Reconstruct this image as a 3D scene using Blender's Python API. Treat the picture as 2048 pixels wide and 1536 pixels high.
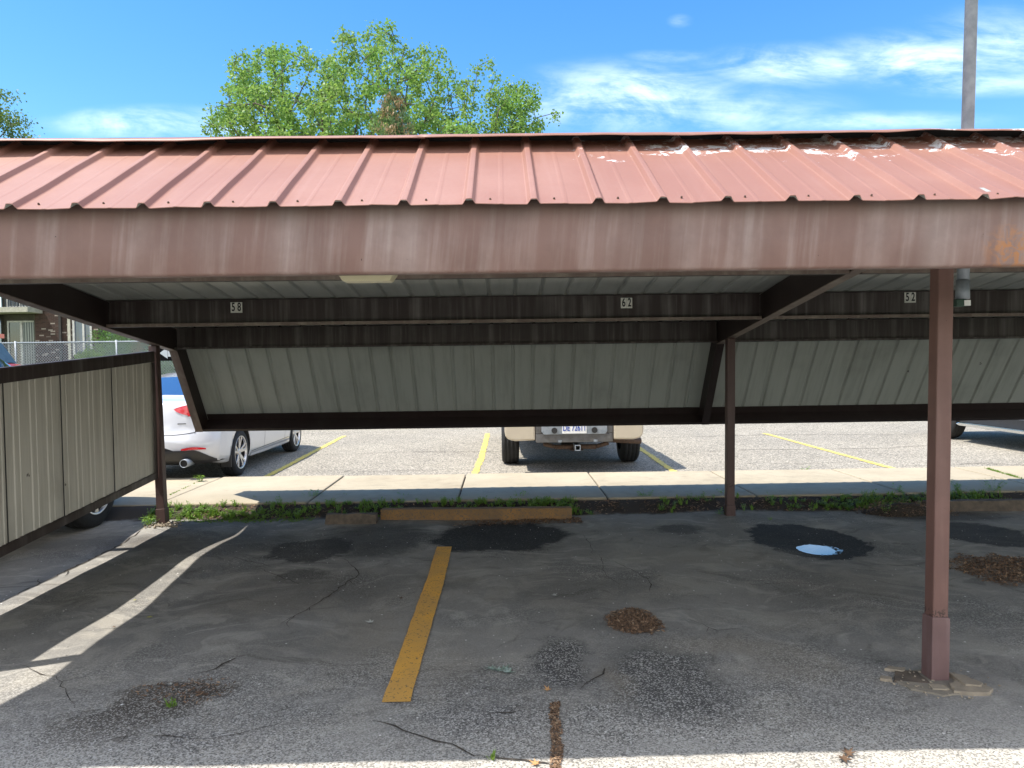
import bpy, bmesh, math, random
import numpy as np
from mathutils import Vector, Matrix, noise as mn
from mathutils.bvhtree import BVHTree
random.seed(7); rng = np.random.default_rng(11)
PI = math.pi
for o in list(bpy.data.objects): bpy.data.objects.remove(o)
sc = bpy.context.scene
col = sc.collection
# ------------------------------------------------------------------ camera
FPX = 1430.0; RHO = .0137; EYE = np.array([0, 0, 1.54])
R0 = np.array([math.cos(RHO), 0, -math.sin(RHO)]); U0 = np.array([math.sin(RHO), 0, math.cos(RHO)])
F = 1430*np.array([0, 1, 0]) + 19*R0 - 44*U0; F = F/np.linalg.norm(F)
RR = R0 - (R0@F)*F; RR = RR/np.linalg.norm(RR); UU = np.cross(RR, F)
cd = bpy.data.cameras.new('camera'); cam = bpy.data.objects.new('camera', cd); col.objects.link(cam)
cd.sensor_width = 36; cd.lens = 36*FPX/2048; cd.clip_start = .05; cd.clip_end = 2000
cam.matrix_world = Matrix(((RR[0], UU[0], -F[0], EYE[0]), (RR[1], UU[1], -F[1], EYE[1]), (RR[2], UU[2], -F[2], EYE[2]), (0, 0, 0, 1)))
sc.camera = cam
sc.render.resolution_x = 1024; sc.render.resolution_y = 768
def at(x, y, d):          # a point at distance d in front of the viewer
    v = (x-1024)*RR - (y-768)*UU + FPX*F; return Vector(EYE + v*d/v[1])
def gr(x, y, z=0):        # a point on level ground
    v = (x-1024)*RR - (y-768)*UU + FPX*F; return Vector(EYE + v*(z-EYE[2])/v[2])
# ------------------------------------------------------------------ sky and sun
SUN = Vector((-.49, -.165, 1)).normalized()
EL = math.asin(SUN.z); AZ = math.atan2(SUN.x, SUN.y)
sd = bpy.data.lights.new('sun', 'SUN'); sun = bpy.data.objects.new('sun', sd); col.objects.link(sun)
sd.energy = 3.5; sd.angle = math.radians(.53); sd.color = (1, .95, .87)
sun.rotation_euler = SUN.to_track_quat('Z', 'Y').to_euler(); sun.location = (0, 0, 30)
sc.view_settings.view_transform = 'Standard'; sc.view_settings.look = 'None'
sc.view_settings.exposure = 1.12; sc.view_settings.gamma = 1
sc.render.engine = 'CYCLES'
class NT:
    """small helper to write node trees"""
    def __init__(s, tree): s.t = tree; s.n = tree.nodes; s.l = tree.links
    def node(s, typ, **kw):
        n = s.n.new(typ)
        for k, v in kw.items(): setattr(n, k, v)
        return n
    def set(s, inp, v):
        if isinstance(v, bpy.types.NodeSocket): s.l.new(v, inp)
        elif isinstance(v, (tuple, list)) and inp.type == 'RGBA' and len(v) == 3: inp.default_value = (*v, 1)
        else: inp.default_value = v
    def m(s, op, a, b=0, c=0, clamp=False):
        n = s.node('ShaderNodeMath', operation=op, use_clamp=clamp)
        for i, v in enumerate((a, b, c)):
            if n.inputs[i].enabled: s.set(n.inputs[i], v)
        return n.outputs[0]
    def vm(s, op, a, b=(0, 0, 0), out=0):
        n = s.node('ShaderNodeVectorMath', operation=op); s.set(n.inputs[0], a)
        if n.inputs[1].enabled: s.set(n.inputs[1], b)
        return n.outputs[out]
    def mix(s, f, a, b, bt='MIX'):
        n = s.node('ShaderNodeMix', data_type='RGBA', blend_type=bt)
        s.set(n.inputs[0], f); s.set(n.inputs[6], a); s.set(n.inputs[7], b); return n.outputs[2]
    def noise(s, v, scale, detail=4, rough=.55, out=0, dist=0):
        n = s.node('ShaderNodeTexNoise'); s.set(n.inputs['Vector'], v); n.inputs['Scale'].default_value = scale
        n.inputs['Detail'].default_value = detail; n.inputs['Roughness'].default_value = rough; n.inputs['Distortion'].default_value = dist
        return n.outputs[out]
    def vor(s, v, scale, feature='F1', out=0):
        n = s.node('ShaderNodeTexVoronoi', feature=feature); s.set(n.inputs['Vector'], v); n.inputs['Scale'].default_value = scale
        return n.outputs[out]
    def mr(s, v, a, b, c=0, d=1, smooth=True):
        n = s.node('ShaderNodeMapRange', interpolation_type='SMOOTHSTEP' if smooth else 'LINEAR')
        s.set(n.inputs['Value'], v)
        for k, x in zip(('From Min', 'From Max', 'To Min', 'To Max'), (a, b, c, d)): s.set(n.inputs[k], x)
        return n.outputs[0]
    def sep(s, v):
        n = s.node('ShaderNodeSeparateXYZ'); s.set(n.inputs[0], v); return n.outputs
    def comb(s, x, y, z):
        n = s.node('ShaderNodeCombineXYZ')
        for i, v in enumerate((x, y, z)): s.set(n.inputs[i], v)
        return n.outputs[0]
    def pos(s): return s.node('ShaderNodeNewGeometry').outputs['Position']
    def obj(s): return s.node('ShaderNodeTexCoord').outputs['Object']
w = bpy.data.worlds.new('World'); sc.world = w; w.use_nodes = True
N = NT(w.node_tree); bg = w.node_tree.nodes['Background']
sky = N.node('ShaderNodeTexSky', sky_type='NISHITA'); sky.sun_disc = False; sky.sun_elevation = EL; sky.sun_rotation = AZ % (2*PI)
sky.air_density = 1.15; sky.dust_density = .35; sky.ozone_density = 3.2; sky.altitude = 0
g = N.node('ShaderNodeTexCoord').outputs['Generated']; sx, sy, sz = N.sep(g)
ys = N.m('MAXIMUM', sy, .05)
cu, cv = N.m('DIVIDE', sx, ys), N.m('DIVIDE', sz, ys)
cvec = N.comb(cu, N.m('MULTIPLY', cv, 2.6), 0)
wisp = N.noise(cvec, 5.5, 9, .62, dist=.7); fine = N.noise(N.comb(N.m('ADD', cu, N.m('MULTIPLY', cv, 1.2)), N.m('MULTIPLY', cv, 4.), 3.), 9, 8, .65, dist=.4)
tot = None
for (px, py, rx, ry, st) in [(1260, 205, 260, 75, 1.0), (1160, 215, 110, 70, .5), (1450, 235, 260, 60, .55), (1600, 145, 240, 45, .8), (1850, 135, 230, 60, .95), (2000, 110, 190, 80, .7), (1960, 180, 200, 30, .7),
                         (330, 245, 220, 34, 1.0), (470, 262, 150, 26, .6), (1350, 125, 100, 16, .42), (1365, 55, 26, 14, .3), (1700, 255, 320, 22, .6), (1640, 372, 150, 62, 1.0), (-300, 200, 260, 60, .6), (2500, 180, 300, 80, .8)]:  # low cloud hidden by the roof is added to brighten the puddle
    a = N.m('DIVIDE', N.m('SUBTRACT', cu, (px-1005)/1430), rx/1430); b = N.m('DIVIDE', N.m('SUBTRACT', cv, (724-py)/1430), ry/1430)
    e = N.m('MULTIPLY', N.mr(N.m('SQRT', N.m('ADD', N.m('MULTIPLY', a, a), N.m('MULTIPLY', b, b))), 0, 1.25, 1, 0), st)
    tot = e if tot is None else N.m('MAXIMUM', tot, e)
cl = N.m('MULTIPLY', tot, N.mr(N.m('ADD', N.m('MULTIPLY', wisp, .65), N.m('MULTIPLY', fine, .35)), .36, .68))
cl = N.m('MULTIPLY', cl, N.mr(sy, .05, .2))
# bright broken cumulus added out of view behind the viewer to fill the shade
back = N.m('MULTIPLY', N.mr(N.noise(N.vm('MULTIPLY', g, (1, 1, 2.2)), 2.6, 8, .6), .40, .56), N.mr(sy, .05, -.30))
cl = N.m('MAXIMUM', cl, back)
hsv = N.node('ShaderNodeHueSaturation'); hsv.inputs['Saturation'].default_value = 1.32; hsv.inputs['Value'].default_value = .80
N.l.new(sky.outputs[0], hsv.inputs['Color'])
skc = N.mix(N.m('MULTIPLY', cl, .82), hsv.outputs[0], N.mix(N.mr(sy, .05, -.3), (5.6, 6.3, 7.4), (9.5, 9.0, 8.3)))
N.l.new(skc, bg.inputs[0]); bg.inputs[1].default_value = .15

# ------------------------------------------------------------------ materials
def new_mat(name):
    m = bpy.data.materials.new(name); m.use_nodes = True
    N = NT(m.node_tree); return m, N, m.node_tree.nodes['Principled BSDF']
def bump(N, b, h, strength=.3, dist=.01):
    n = N.node('ShaderNodeBump'); n.inputs['Strength'].default_value = strength; n.inputs['Distance'].default_value = dist
    N.set(n.inputs['Height'], h); N.l.new(n.outputs[0], b.inputs['Normal'])
def simple(name, c, rough=.5, metal=0, var=.25, scale=8, c2=None, bs=0, bscale=60, coat=0, spec=.5):
    m, N, b = new_mat(name); p = N.obj()
    c2 = c2 or tuple(x*(1-var) for x in c)
    f = N.mr(N.noise(p, scale, 6, .6), .3, .7)
    N.l.new(N.mix(f, c, c2), b.inputs['Base Color'])
    b.inputs['Roughness'].default_value = rough; b.inputs['Metallic'].default_value = metal
    b.inputs['Coat Weight'].default_value = coat; b.inputs['Coat Roughness'].default_value = .04; b.inputs['Specular IOR Level'].default_value = spec
    if bs: bump(N, b, N.noise(p, bscale, 5), bs, .004)
    return m
M = {}
def brown_paint(name, base, streak_tone, streak=.5, shear=0., rust=False, sc_=22.):
    m, N, b = new_mat(name); p = N.pos(); x, y, z = N.sep(p)
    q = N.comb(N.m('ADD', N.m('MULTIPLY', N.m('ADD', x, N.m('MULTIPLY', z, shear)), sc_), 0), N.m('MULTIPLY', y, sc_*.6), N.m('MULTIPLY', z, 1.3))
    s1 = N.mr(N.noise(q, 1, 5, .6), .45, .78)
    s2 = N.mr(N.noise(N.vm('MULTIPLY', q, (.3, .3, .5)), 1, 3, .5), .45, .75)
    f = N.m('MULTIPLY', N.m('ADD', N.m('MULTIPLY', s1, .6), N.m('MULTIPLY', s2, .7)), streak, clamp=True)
    c = N.mix(f, base, streak_tone)
    c = N.mix(N.m('MULTIPLY', N.mr(N.noise(p, 5, 7, .65), .35, .7), .35), c, tuple(k*.55 for k in base))
    chip = N.mr(N.noise(p, 31, 6, .7), .69, .72)
    if 'post' in name: chip = N.m('MAXIMUM', chip, N.m('MULTIPLY', N.mr(N.noise(p, 60, 5, .7), .5, .54), N.m('MULTIPLY', N.mr(z, .285, .30), N.mr(z, .36, .31))))
    c = N.mix(chip, c, (.035, .018, .014))
    if rust:
        d = N.vm('LENGTH', N.vm('MULTIPLY', N.vm('SUBTRACT', p, (1.78, 2.45, 1.90)), (7, 1, 9)), out=1)
        rf = N.m('MULTIPLY', N.mr(d, .2, 1.1, 1, 0), N.mr(N.noise(p, 26, 7, .7, dist=1), .42, .62))
        c = N.mix(rf, c, (.36, .15, .05))
        eave_shade = N.mr(N.m('ADD', z, N.m('MULTIPLY', N.noise(q, .5, 3), .05)), 2.03, 2.11)  # eave lip's shadow painted in, darker towards the top
        c = N.mix(N.m('MULTIPLY', eave_shade, .55), c, (.09, .06, .055))
        dots = N.m('MULTIPLY', N.mr(N.vor(p, 3.1), .045, .02), N.mr(N.noise(p, 60, 4), .4, .5))
        c = N.mix(dots, c, (.03, .018, .016))
    N.l.new(c, b.inputs['Base Color']); b.inputs['Roughness'].default_value = .55
    bump(N, b, N.noise(p, 40, 5), .12, .004)
    return m
M['fascia'] = brown_paint('fascia paint', (.18, .102, .083), (.36, .285, .26), .8, -.10, True)  # pale slanted streaks drawn over the brown
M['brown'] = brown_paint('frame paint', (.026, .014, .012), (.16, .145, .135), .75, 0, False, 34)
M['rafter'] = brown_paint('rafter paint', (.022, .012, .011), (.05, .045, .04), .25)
M['lip'] = brown_paint('bounce-lit flange paint', (.15, .105, .085), (.36, .32, .26), .6)  # frame paint made lighter for ground light caught by lips and flanges
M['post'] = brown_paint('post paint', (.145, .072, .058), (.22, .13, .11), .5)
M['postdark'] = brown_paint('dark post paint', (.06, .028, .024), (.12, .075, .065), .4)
M['sleeve'] = brown_paint('sleeve paint', (.15, .085, .08), (.28, .20, .20), .6)
def roof_red(lo=1.5, hi=1.9):
    m, N, b = new_mat('red roof paint'); p = N.pos(); x, y, z = N.sep(p)
    c = N.mix(N.mr(N.noise(p, 1.3, 5, .6), .35, .7), (.26, .128, .095), (.31, .168, .130))
    c = N.mix(N.m('MULTIPLY', N.mr(N.noise(N.comb(N.m('MULTIPLY', x, 30), y, z), 1, 4), .5, .8), .25), c, (.35, .21, .175))
    c = N.mix(N.m('MULTIPLY', N.mr(N.noise(p, 90, 3), .45, .7), .2), c, (.26, .095, .072))
    up = N.mr(y, 2.55, 3.02); rt = N.mr(x, -.1, .9)
    pk = N.m('ADD', N.m('MULTIPLY', N.noise(N.vm('MULTIPLY', p, (1.5, 2.5, 2.5)), 4.2, 9, .78), .8), N.m('MULTIPLY', N.noise(p, 55, 5, .7), .2))
    lvl = N.m('ADD', N.m('MULTIPLY', up, .17), N.m('MULTIPLY', rt, .055))
    f = N.mr(N.m('ADD', pk, lvl), .740, .750, smooth=False)
    f = N.m('MULTIPLY', f, N.mr(rt, .2, .4))
    if lo > 1.5: f = N.m('MULTIPLY', f, N.mr(x, lo, hi))
    c = N.mix(f, c, N.mix(N.noise(p, 40, 3), (.50, .52, .55), (.85, .85, .86)))
    N.l.new(c, b.inputs['Base Color']); b.inputs['Roughness'].default_value = .5
    bump(N, b, N.noise(p, 18, 6), .1, .004); return m
M['red'] = roof_red(); M['redcap'] = roof_red(1.7, 1.95)
def offwhite(name, c, stain):
    m, N, b = new_mat(name); p = N.pos(); x, y, z = N.sep(p)
    q = N.comb(N.m('MULTIPLY', x, 14), N.m('MULTIPLY', y, 30 if name == 'partition paint' else 1.2), N.m('MULTIPLY', z, 1.2))
    f = N.mr(N.noise(q, 1, 6, .65), .42, .75)
    cc = N.mix(N.m('MULTIPLY', f, .6), c, stain)
    cc = N.mix(N.m('MULTIPLY', N.mr(N.noise(p, 2.2, 5), .5, .8), .4), cc, tuple(k*.6 for k in stain))
    sc2 = N.mr(N.vor(p, 2.3), .05, .03)
    cc = N.mix(N.m('MULTIPLY', sc2, N.mr(N.noise(p, 45, 3), .45, .55)), cc, (.06, .05, .045))
    N.l.new(cc, b.inputs['Base Color']); b.inputs['Roughness'].default_value = .45; return m
M['under'] = offwhite('panel underside', (.38, .395, .37), (.25, .265, .24))
M['partition'] = offwhite('partition paint', (.54, .51, .445), (.34, .315, .265))
M['concrete'] = simple('concrete', (.43, .37, .28), .9, c2=(.34, .29, .225), scale=3.0, bs=.35, bscale=120)
def concrete():
    m, N, b = new_mat('sidewalk concrete'); p = N.pos()
    c = N.mix(N.mr(N.noise(p, 1.1, 6, .6), .3, .7), (.43, .37, .265), (.36, .305, .215))
    c = N.mix(N.m('MULTIPLY', N.mr(N.noise(p, 120, 3), .5, .75), .5), c, (.22, .19, .15))
    c = N.mix(N.m('MULTIPLY', N.mr(N.noise(p, 4, 7, .7), .58, .75), .5), c, (.29, .25, .18))
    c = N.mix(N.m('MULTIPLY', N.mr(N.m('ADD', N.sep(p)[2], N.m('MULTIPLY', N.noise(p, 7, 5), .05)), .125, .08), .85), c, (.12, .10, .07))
    N.l.new(c, b.inputs['Base Color']); b.inputs['Roughness'].default_value = .92
    bump(N, b, N.noise(p, 150, 4), .3, .004); return m
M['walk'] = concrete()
def asphalt(name, near):
    m, N, b = new_mat(name); p = N.pos(); x, y, z = N.sep(p)
    big = N.noise(p, .55, 6, .6); med = N.noise(p, 2.6, 7, .62, dist=.6)
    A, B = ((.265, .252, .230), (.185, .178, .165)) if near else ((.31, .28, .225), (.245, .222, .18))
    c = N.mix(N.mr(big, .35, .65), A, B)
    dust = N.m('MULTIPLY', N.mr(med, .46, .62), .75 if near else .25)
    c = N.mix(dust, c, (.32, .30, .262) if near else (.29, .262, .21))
    dark = N.m('MULTIPLY', N.mr(N.noise(p, 1.35, 6, .6), .53, .7), .5 if near else .25)
    if near:      # drag marks and dried run-off
        sw = N.noise(N.vm('MULTIPLY', N.vm('ADD', p, N.vm('MULTIPLY', N.noise(p, .8, 3, out=1), (1.2, 1.2, 0))), (1.0, 2.6, 1)), 1.7, 7, .65, dist=1.2)
        c = N.mix(N.m('MULTIPLY', N.mr(sw, .53, .64), .65), c, (.38, .36, .32)); c = N.mix(N.m('MULTIPLY', N.mr(sw, .44, .34), .55), c, (.10, .092, .082))
    c = N.mix(dark, c, (.085, .078, .068) if near else (.27, .235, .185))
    tar = N.mr(N.noise(p, 7, 5, .6), .35, .62)
    if near:
        q = N.vm('ADD', p, N.vm('MULTIPLY', N.vm('SUBTRACT', N.noise(p, 3.2, 5, .6, out=1), (.5, .5, .5)), (.42, .42, 0)))
        q = N.vm('ADD', q, N.vm('MULTIPLY', N.vm('SUBTRACT', N.noise(p, 17, 6, .7, out=1), (.5, .5, .5)), (.16, .16, 0)))
        x1, y1, _ = N.sep(q)
        for (cx, cy, rx, ry, soft, st_, colr) in STAINS:
            c0 = gr(cx, cy); cl_ = gr(cx-rx, cy); ct = gr(cx, cy-ry*.8)
            RX = (c0-cl_).length; RY = max((ct-c0).length, .05)
            d = N.m('SQRT', N.m('ADD', N.m('POWER', N.m('DIVIDE', N.m('SUBTRACT', x1, c0.x), RX), 2), N.m('POWER', N.m('DIVIDE', N.m('SUBTRACT', y1, c0.y), RY), 2)))
            c = N.mix(N.m('MULTIPLY', N.mr(d, 1-soft, 1+soft, 1, 0), st_), c, colr)
        # pavement outside the stalls is paler
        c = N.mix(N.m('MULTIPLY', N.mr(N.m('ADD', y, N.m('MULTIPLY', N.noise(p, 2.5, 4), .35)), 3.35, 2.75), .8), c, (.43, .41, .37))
    # aggregate
    vn = N.vor(p, 165 if near else 62, out=1); v1, v2, _ = N.sep(vn); vs = v1
    if near:
        op = N.m('ADD', N.noise(p, 1.1, 4, .6), N.mr(N.m('ADD', y, N.m('MULTIPLY', N.noise(p, 2, 3), .6)), 2.6, 4.6, .26, -.06))
        open_ = N.mr(op, .40, .74, .10, .85)
        for (cx, cy, rx, ry) in ((1120, 1325, 58, 58), (1340, 1375, 105, 85), (1290, 1450, 200, 45), (1000, 1450, 140, 50), (360, 1488, 90, 26), (1420, 1450, 90, 40)):
            c0 = gr(cx, cy); RX = (c0-gr(cx-rx, cy)).length; RY = (gr(cx, cy-ry*.8)-c0).length
            d = N.m('SQRT', N.m('ADD', N.m('POWER', N.m('DIVIDE', N.m('SUBTRACT', x1, c0.x), RX), 2), N.m('POWER', N.m('DIVIDE', N.m('SUBTRACT', y1, c0.y), RY), 2)))
            open_ = N.m('MAXIMUM', open_, N.mr(d, .75, 1.25, 1, 0))
        bw = N.node('ShaderNodeRGBToBW'); N.l.new(c, bw.inputs[0]); open_ = N.m('MULTIPLY', open_, N.mr(bw.outputs[0], .03, .085, .22, 1))
    else: open_ = .9
    c = N.mix(N.m('MULTIPLY', N.m('MULTIPLY', N.mr(v1, .62, .90), open_), .66), c, (.60, .58, .54) if near else (.55, .50, .42))
    c = N.mix(N.m('MULTIPLY', N.m('MULTIPLY', N.mr(v1, .42, .15), open_), .72), c, (.05, .048, .046))
    if near:
        c = N.mix(N.m('MULTIPLY', N.mr(N.noise(p, 75, 4, .7), .55, .75), .4), c, (.42, .40, .36))
        white = N.m('MULTIPLY', N.mr(N.vor(p, 14), .09, .07), N.mr(N.sep(N.vor(p, 14, out=1))[1], .74, .76))
        c = N.mix(white, c, (.7, .68, .64))
        soil = N.mr(N.m('ADD', y, N.m('MULTIPLY', N.noise(p, 6, 5), .28)), 7.20, 7.32)
        c = N.mix(soil, c, (.055, .042, .03))
    N.l.new(c, b.inputs['Base Color']); b.inputs['Roughness'].default_value = .93; b.inputs['Specular IOR Level'].default_value = .3
    bump(N, b, N.m('ADD', N.m('MULTIPLY', vs, .5), N.noise(p, 60, 5)), .45, .006)
    return m
D = (.034, .031, .029)
STAINS = [(620, 1100, 80, 26, .12, .85, D), (600, 1150, 50, 14, .35, .7, D), (440, 1085, 110, 30, .5, .5, (.08, .07, .06)), (755, 1078, 105, 36, .3, .75, D),
          (1000, 1070, 135, 34, .12, .95, (.012, .012, .012)), (1355, 1058, 48, 10, .4, .7, D), (1615, 1080, 108, 36, .06, .92, (.012, .014, .018)),
          (1965, 1068, 95, 24, .1, .85, (.016, .017, .02)), (1870, 1030, 120, 16, .4, .7, D), (560, 1090, 60, 20, .5, .5, D),
          (345, 1388, 105, 28, .18, .88, (.085, .072, .058)), (270, 1425, 100, 34, .18, .88, (.078, .066, .054)), (190, 1470, 90, 28, .2, .85, (.078, .066, .054)), (650, 1290, 160, 30, .7, .4, (.09, .085, .075)), (1600, 1240, 120, 20, .7, .4, (.33, .30, .25)), (1420, 1110, 160, 20, .7, .4, (.30, .27, .22)), (560, 1210, 120, 18, .7, .35, (.31, .28, .23)), (1120, 1325, 62, 58, .35, .9, (.075, .072, .070)), (1330, 1370, 125, 90, .35, .85, (.085, .083, .080)),
          (1000, 1440, 130, 45, .5, .5, (.13, .125, .125)), (360, 1485, 70, 18, .4, .6, (.10, .095, .095)), (1180, 1180, 150, 40, .6, .4, (.105, .095, .080)),
          (640, 1180, 190, 50, .7, .5, (.095, .085, .073)), (1690, 1180, 170, 50, .7, .45, (.10, .088, .072)), (200, 1090, 120, 20, .4, .5, (.09, .08, .07)),
          (740, 1270, 60, 70, .8, .35, (.27, .235, .185)), (860, 1330, 90, 60, .8, .3, (.27, .235, .185)), (1580, 1330, 90, 40, .8, .4, (.27, .235, .185)), (1230, 1370, 30, 40, .6, .5, (.27, .235, .185)), (1450, 1290, 120, 22, .8, .45, (.27, .235, .185)), (1850, 1370, 80, 22, .5, .35, (.2, .18, .15))]
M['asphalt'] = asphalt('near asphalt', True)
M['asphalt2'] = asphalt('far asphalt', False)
def worn_paint(name, c, wear, under, thr=.6):
    m, N, b = new_mat(name); p = N.pos()
    cc = N.mix(N.mr(N.noise(p, 3, 5), .35, .65), c, wear)
    cc = N.mix(N.mr(N.noise(p, 70, 4, .7), thr, thr+.05), cc, under)
    cc = N.mix(N.mr(N.noise(p, 9, 6, .7), .62, .68), cc, tuple((a+d)/2 for a, d in zip(c, under)))
    N.l.new(cc, b.inputs['Base Color']); b.inputs['Roughness'].default_value = .8
    bump(N, b, N.noise(p, 120, 4), .3, .004); return m
M['stripe'] = worn_paint('near stripe paint', (.76, .39, .055), (.62, .34, .08), (.13, .10, .07), .585)
M['stripe2'] = worn_paint('far stripe paint', (.74, .56, .10), (.62, .50, .14), (.2, .18, .14), .56)
M['blockyellow'] = worn_paint('block paint', (.27, .14, .042), (.17, .10, .045), (.11, .085, .06), .53)
M['blockgrey'] = simple('old block concrete', (.15, .115, .085), .95, c2=(.08, .065, .05), scale=14, bs=.5, bscale=60)
M['galv'] = simple('galvanised steel', (.30, .33, .36), .45, .2, scale=14, c2=(.20, .23, .26), bs=.05)
M['soil'] = simple('soil', (.06, .045, .032), 1, scale=30, c2=(.03, .024, .018), bs=.6, bscale=90)
M['crack'] = simple('crack dirt', (.085, .066, .048), 1, scale=40, c2=(.025, .022, .02))
M['rubber'] = simple('tyre rubber', (.010, .010, .011), .8, scale=30, c2=(.018, .018, .018))
M['alloy'] = simple('alloy', (.62, .62, .63), .28, .9, var=.1)
M['darkalloy'] = simple('dark wheel', (.04, .04, .045), .4, .5, var=.1)
M['chrome'] = simple('chrome', (.75, .77, .78), .12, 1, var=.05)
M['black'] = simple('black plastic', (.018, .018, .02), .45, var=.2)
M['under_car'] = simple('underbody', (.012, .012, .012), .9)
M['glass'] = simple('dark glass', (.012, .018, .03), .03, 0, var=.1, spec=1.0, coat=.6)
M['skyglass'] = simple('sky-blue glass', (.02, .05, .13), .04, 0, var=.05, spec=1.0, coat=1)  # reflected sky put into the glass as a blue base colour
M['white'] = simple('white car paint', (.60, .605, .62), .25, 0, var=.02, coat=1)
M['tan'] = simple('tan car paint', (.56, .49, .38), .3, .2, var=.05, coat=1)
M['silver'] = simple('silver car paint', (.60, .63, .66), .28, .4, var=.04, coat=1)
M['navy'] = simple('dark blue car paint', (.012, .025, .06), .2, .3, var=.1, coat=1)
M['redlens'] = simple('red lens', (.62, .012, .02), .12, var=.15, coat=1)
M['redpaint'] = simple('red paint', (.60, .035, .03), .3, var=.1, coat=1)
M['platewhite'] = simple('plate white', (.78, .78, .76), .4, var=.05)
M['plategrey'] = simple('number tile', (.72, .71, .64), .6, var=.2)
M['plateblue'] = simple('plate blue', (.02, .08, .42), .4)
M['ink'] = simple('black ink', (.012, .012, .012), .6)
M['bumpgrey'] = simple('bumper grey', (.11, .11, .11), .5, scale=14, c2=(.07, .065, .06))
M['rust'] = simple('rusty steel', (.12, .07, .045), .8, scale=30, c2=(.06, .04, .03))
def lens_mat():
    m, N, b = new_mat('prismatic lens'); p = N.pos(); x, y, z = N.sep(p)
    wv = N.m('SINE', N.m('MULTIPLY', N.m('ADD', x, N.m('MULTIPLY', z, 1.6)), 700))
    N.l.new(N.mix(N.mr(wv, -.3, .8), (.50, .44, .27), (.78, .72, .50)), b.inputs['Base Color'])
    b.inputs['Roughness'].default_value = .3; b.inputs['Transmission Weight'].default_value = .25
    bump(N, b, wv, .5, .003); return m
M['lens'] = lens_mat()
def leafmat(name, c1, c2, c3, tr=.5):
    m, N, b = new_mat(name)
    ri = N.node('ShaderNodeNewGeometry').outputs['Random Per Island']; p = N.pos()
    c = N.mix(ri, c1, c2); c = N.mix(N.mr(N.noise(p, .8, 3), .4, .65), c, c3)
    N.l.new(c, b.inputs['Base Color']); b.inputs['Roughness'].default_value = .5
    t = N.node('ShaderNodeBsdfTranslucent'); N.set(t.inputs[0], N.mix(.3, c, (.35, .45, .05)))
    mx = N.node('ShaderNodeMixShader'); mx.inputs[0].default_value = tr
    N.l.new(b.outputs[0], mx.inputs[1]); N.l.new(t.outputs[0], mx.inputs[2])
    N.l.new(mx.outputs[0], m.node_tree.nodes['Material Output'].inputs[0]); return m
M['maple'] = leafmat('maple leaf', (.11, .24, .05), (.29, .42, .11), (.17, .34, .08), .5)
M['locust'] = leafmat('locust leaf', (.06, .13, .04), (.12, .20, .06), (.07, .15, .05), .4)
M['spruce'] = leafmat('spruce needle', (.10, .18, .09), (.18, .27, .15), (.12, .20, .11), .3)
M['deadleaf'] = leafmat('dry leaf', (.30, .19, .10), (.50, .34, .20), (.38, .25, .13), .35)
M['weed'] = leafmat('weed leaf', (.11, .23, .03), (.24, .36, .06), (.16, .29, .04), .4)
M['bark'] = simple('bark', (.11, .09, .07), .95, scale=20, c2=(.05, .04, .03), bs=.5)
M['grass'] = simple('lawn grass', (.07, .12, .03), 1, scale=3, c2=(.10, .11, .04), bs=.4)
M['mulch'] = None
def mulchmat():
    m, N, b = new_mat('wood chips'); ri = N.node('ShaderNodeNewGeometry').outputs['Random Per Island']
    c = N.mix(N.mr(ri, 0, .6), (.085, .055, .035), (.22, .13, .075)); c = N.mix(N.mr(ri, .78, 1), c, (.45, .31, .19))
    N.l.new(c, b.inputs['Base Color']); b.inputs['Roughness'].default_value = .9; return m
M['mulch'] = mulchmat()
def brickmat():
    m, N, b = new_mat('brick'); p = N.pos(); x, y, z = N.sep(p)
    n = N.node('ShaderNodeTexBrick'); N.set(n.inputs['Vector'], N.comb(N.m('ADD', x, y), z, 0))
    n.inputs['Scale'].default_value = 1; n.inputs['Brick Width'].default_value = .20; n.inputs['Row Height'].default_value = .058
    n.inputs['Mortar Size'].default_value = .008; n.inputs['Color1'].default_value = (.085, .042, .034, 1); n.inputs['Color2'].default_value = (.045, .025, .022, 1)
    n.inputs['Mortar'].default_value = (.09, .07, .062, 1); n.inputs['Bias'].default_value = -.1
    # some pale bricks
    rnd = N.node('ShaderNodeTexWhiteNoise', noise_dimensions='2D')
    row = N.m('FLOOR', N.m('DIVIDE', z, .058)); off = N.m('MULTIPLY', N.m('MODULO', row, 2), .10)
    colx = N.m('FLOOR', N.m('DIVIDE', N.m('ADD', N.m('ADD', x, y), off), .20)); N.set(rnd.inputs[0], N.comb(colx, row, 0))
    c = N.mix(N.mr(rnd.outputs[0], .90, .91), n.outputs[0], (.36, .31, .28))
    N.l.new(c, b.inputs['Base Color']); b.inputs['Roughness'].default_value = .9; return m
M['brick'] = brickmat()
M['trim'] = simple('olive trim', (.11, .105, .085), .7)
M['cream'] = simple('cream fascia board', (.62, .60, .52), .6)
M['winwhite'] = simple('window frame white', (.7, .7, .68), .5)
M['roofshingle'] = simple('shingles', (.09, .08, .075), .95, scale=20)
def blinds():
    m, N, b = new_mat('window with blinds'); x, y, z = N.sep(N.pos())
    f = N.mr(N.m('SINE', N.m('MULTIPLY', x, 58)), -.2, .4)
    N.l.new(N.mix(f, (.06, .08, .09), (.28, .31, .32)), b.inputs['Base Color']); b.inputs['Roughness'].default_value = .08
    return m
M['blinds'] = blinds()

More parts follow.
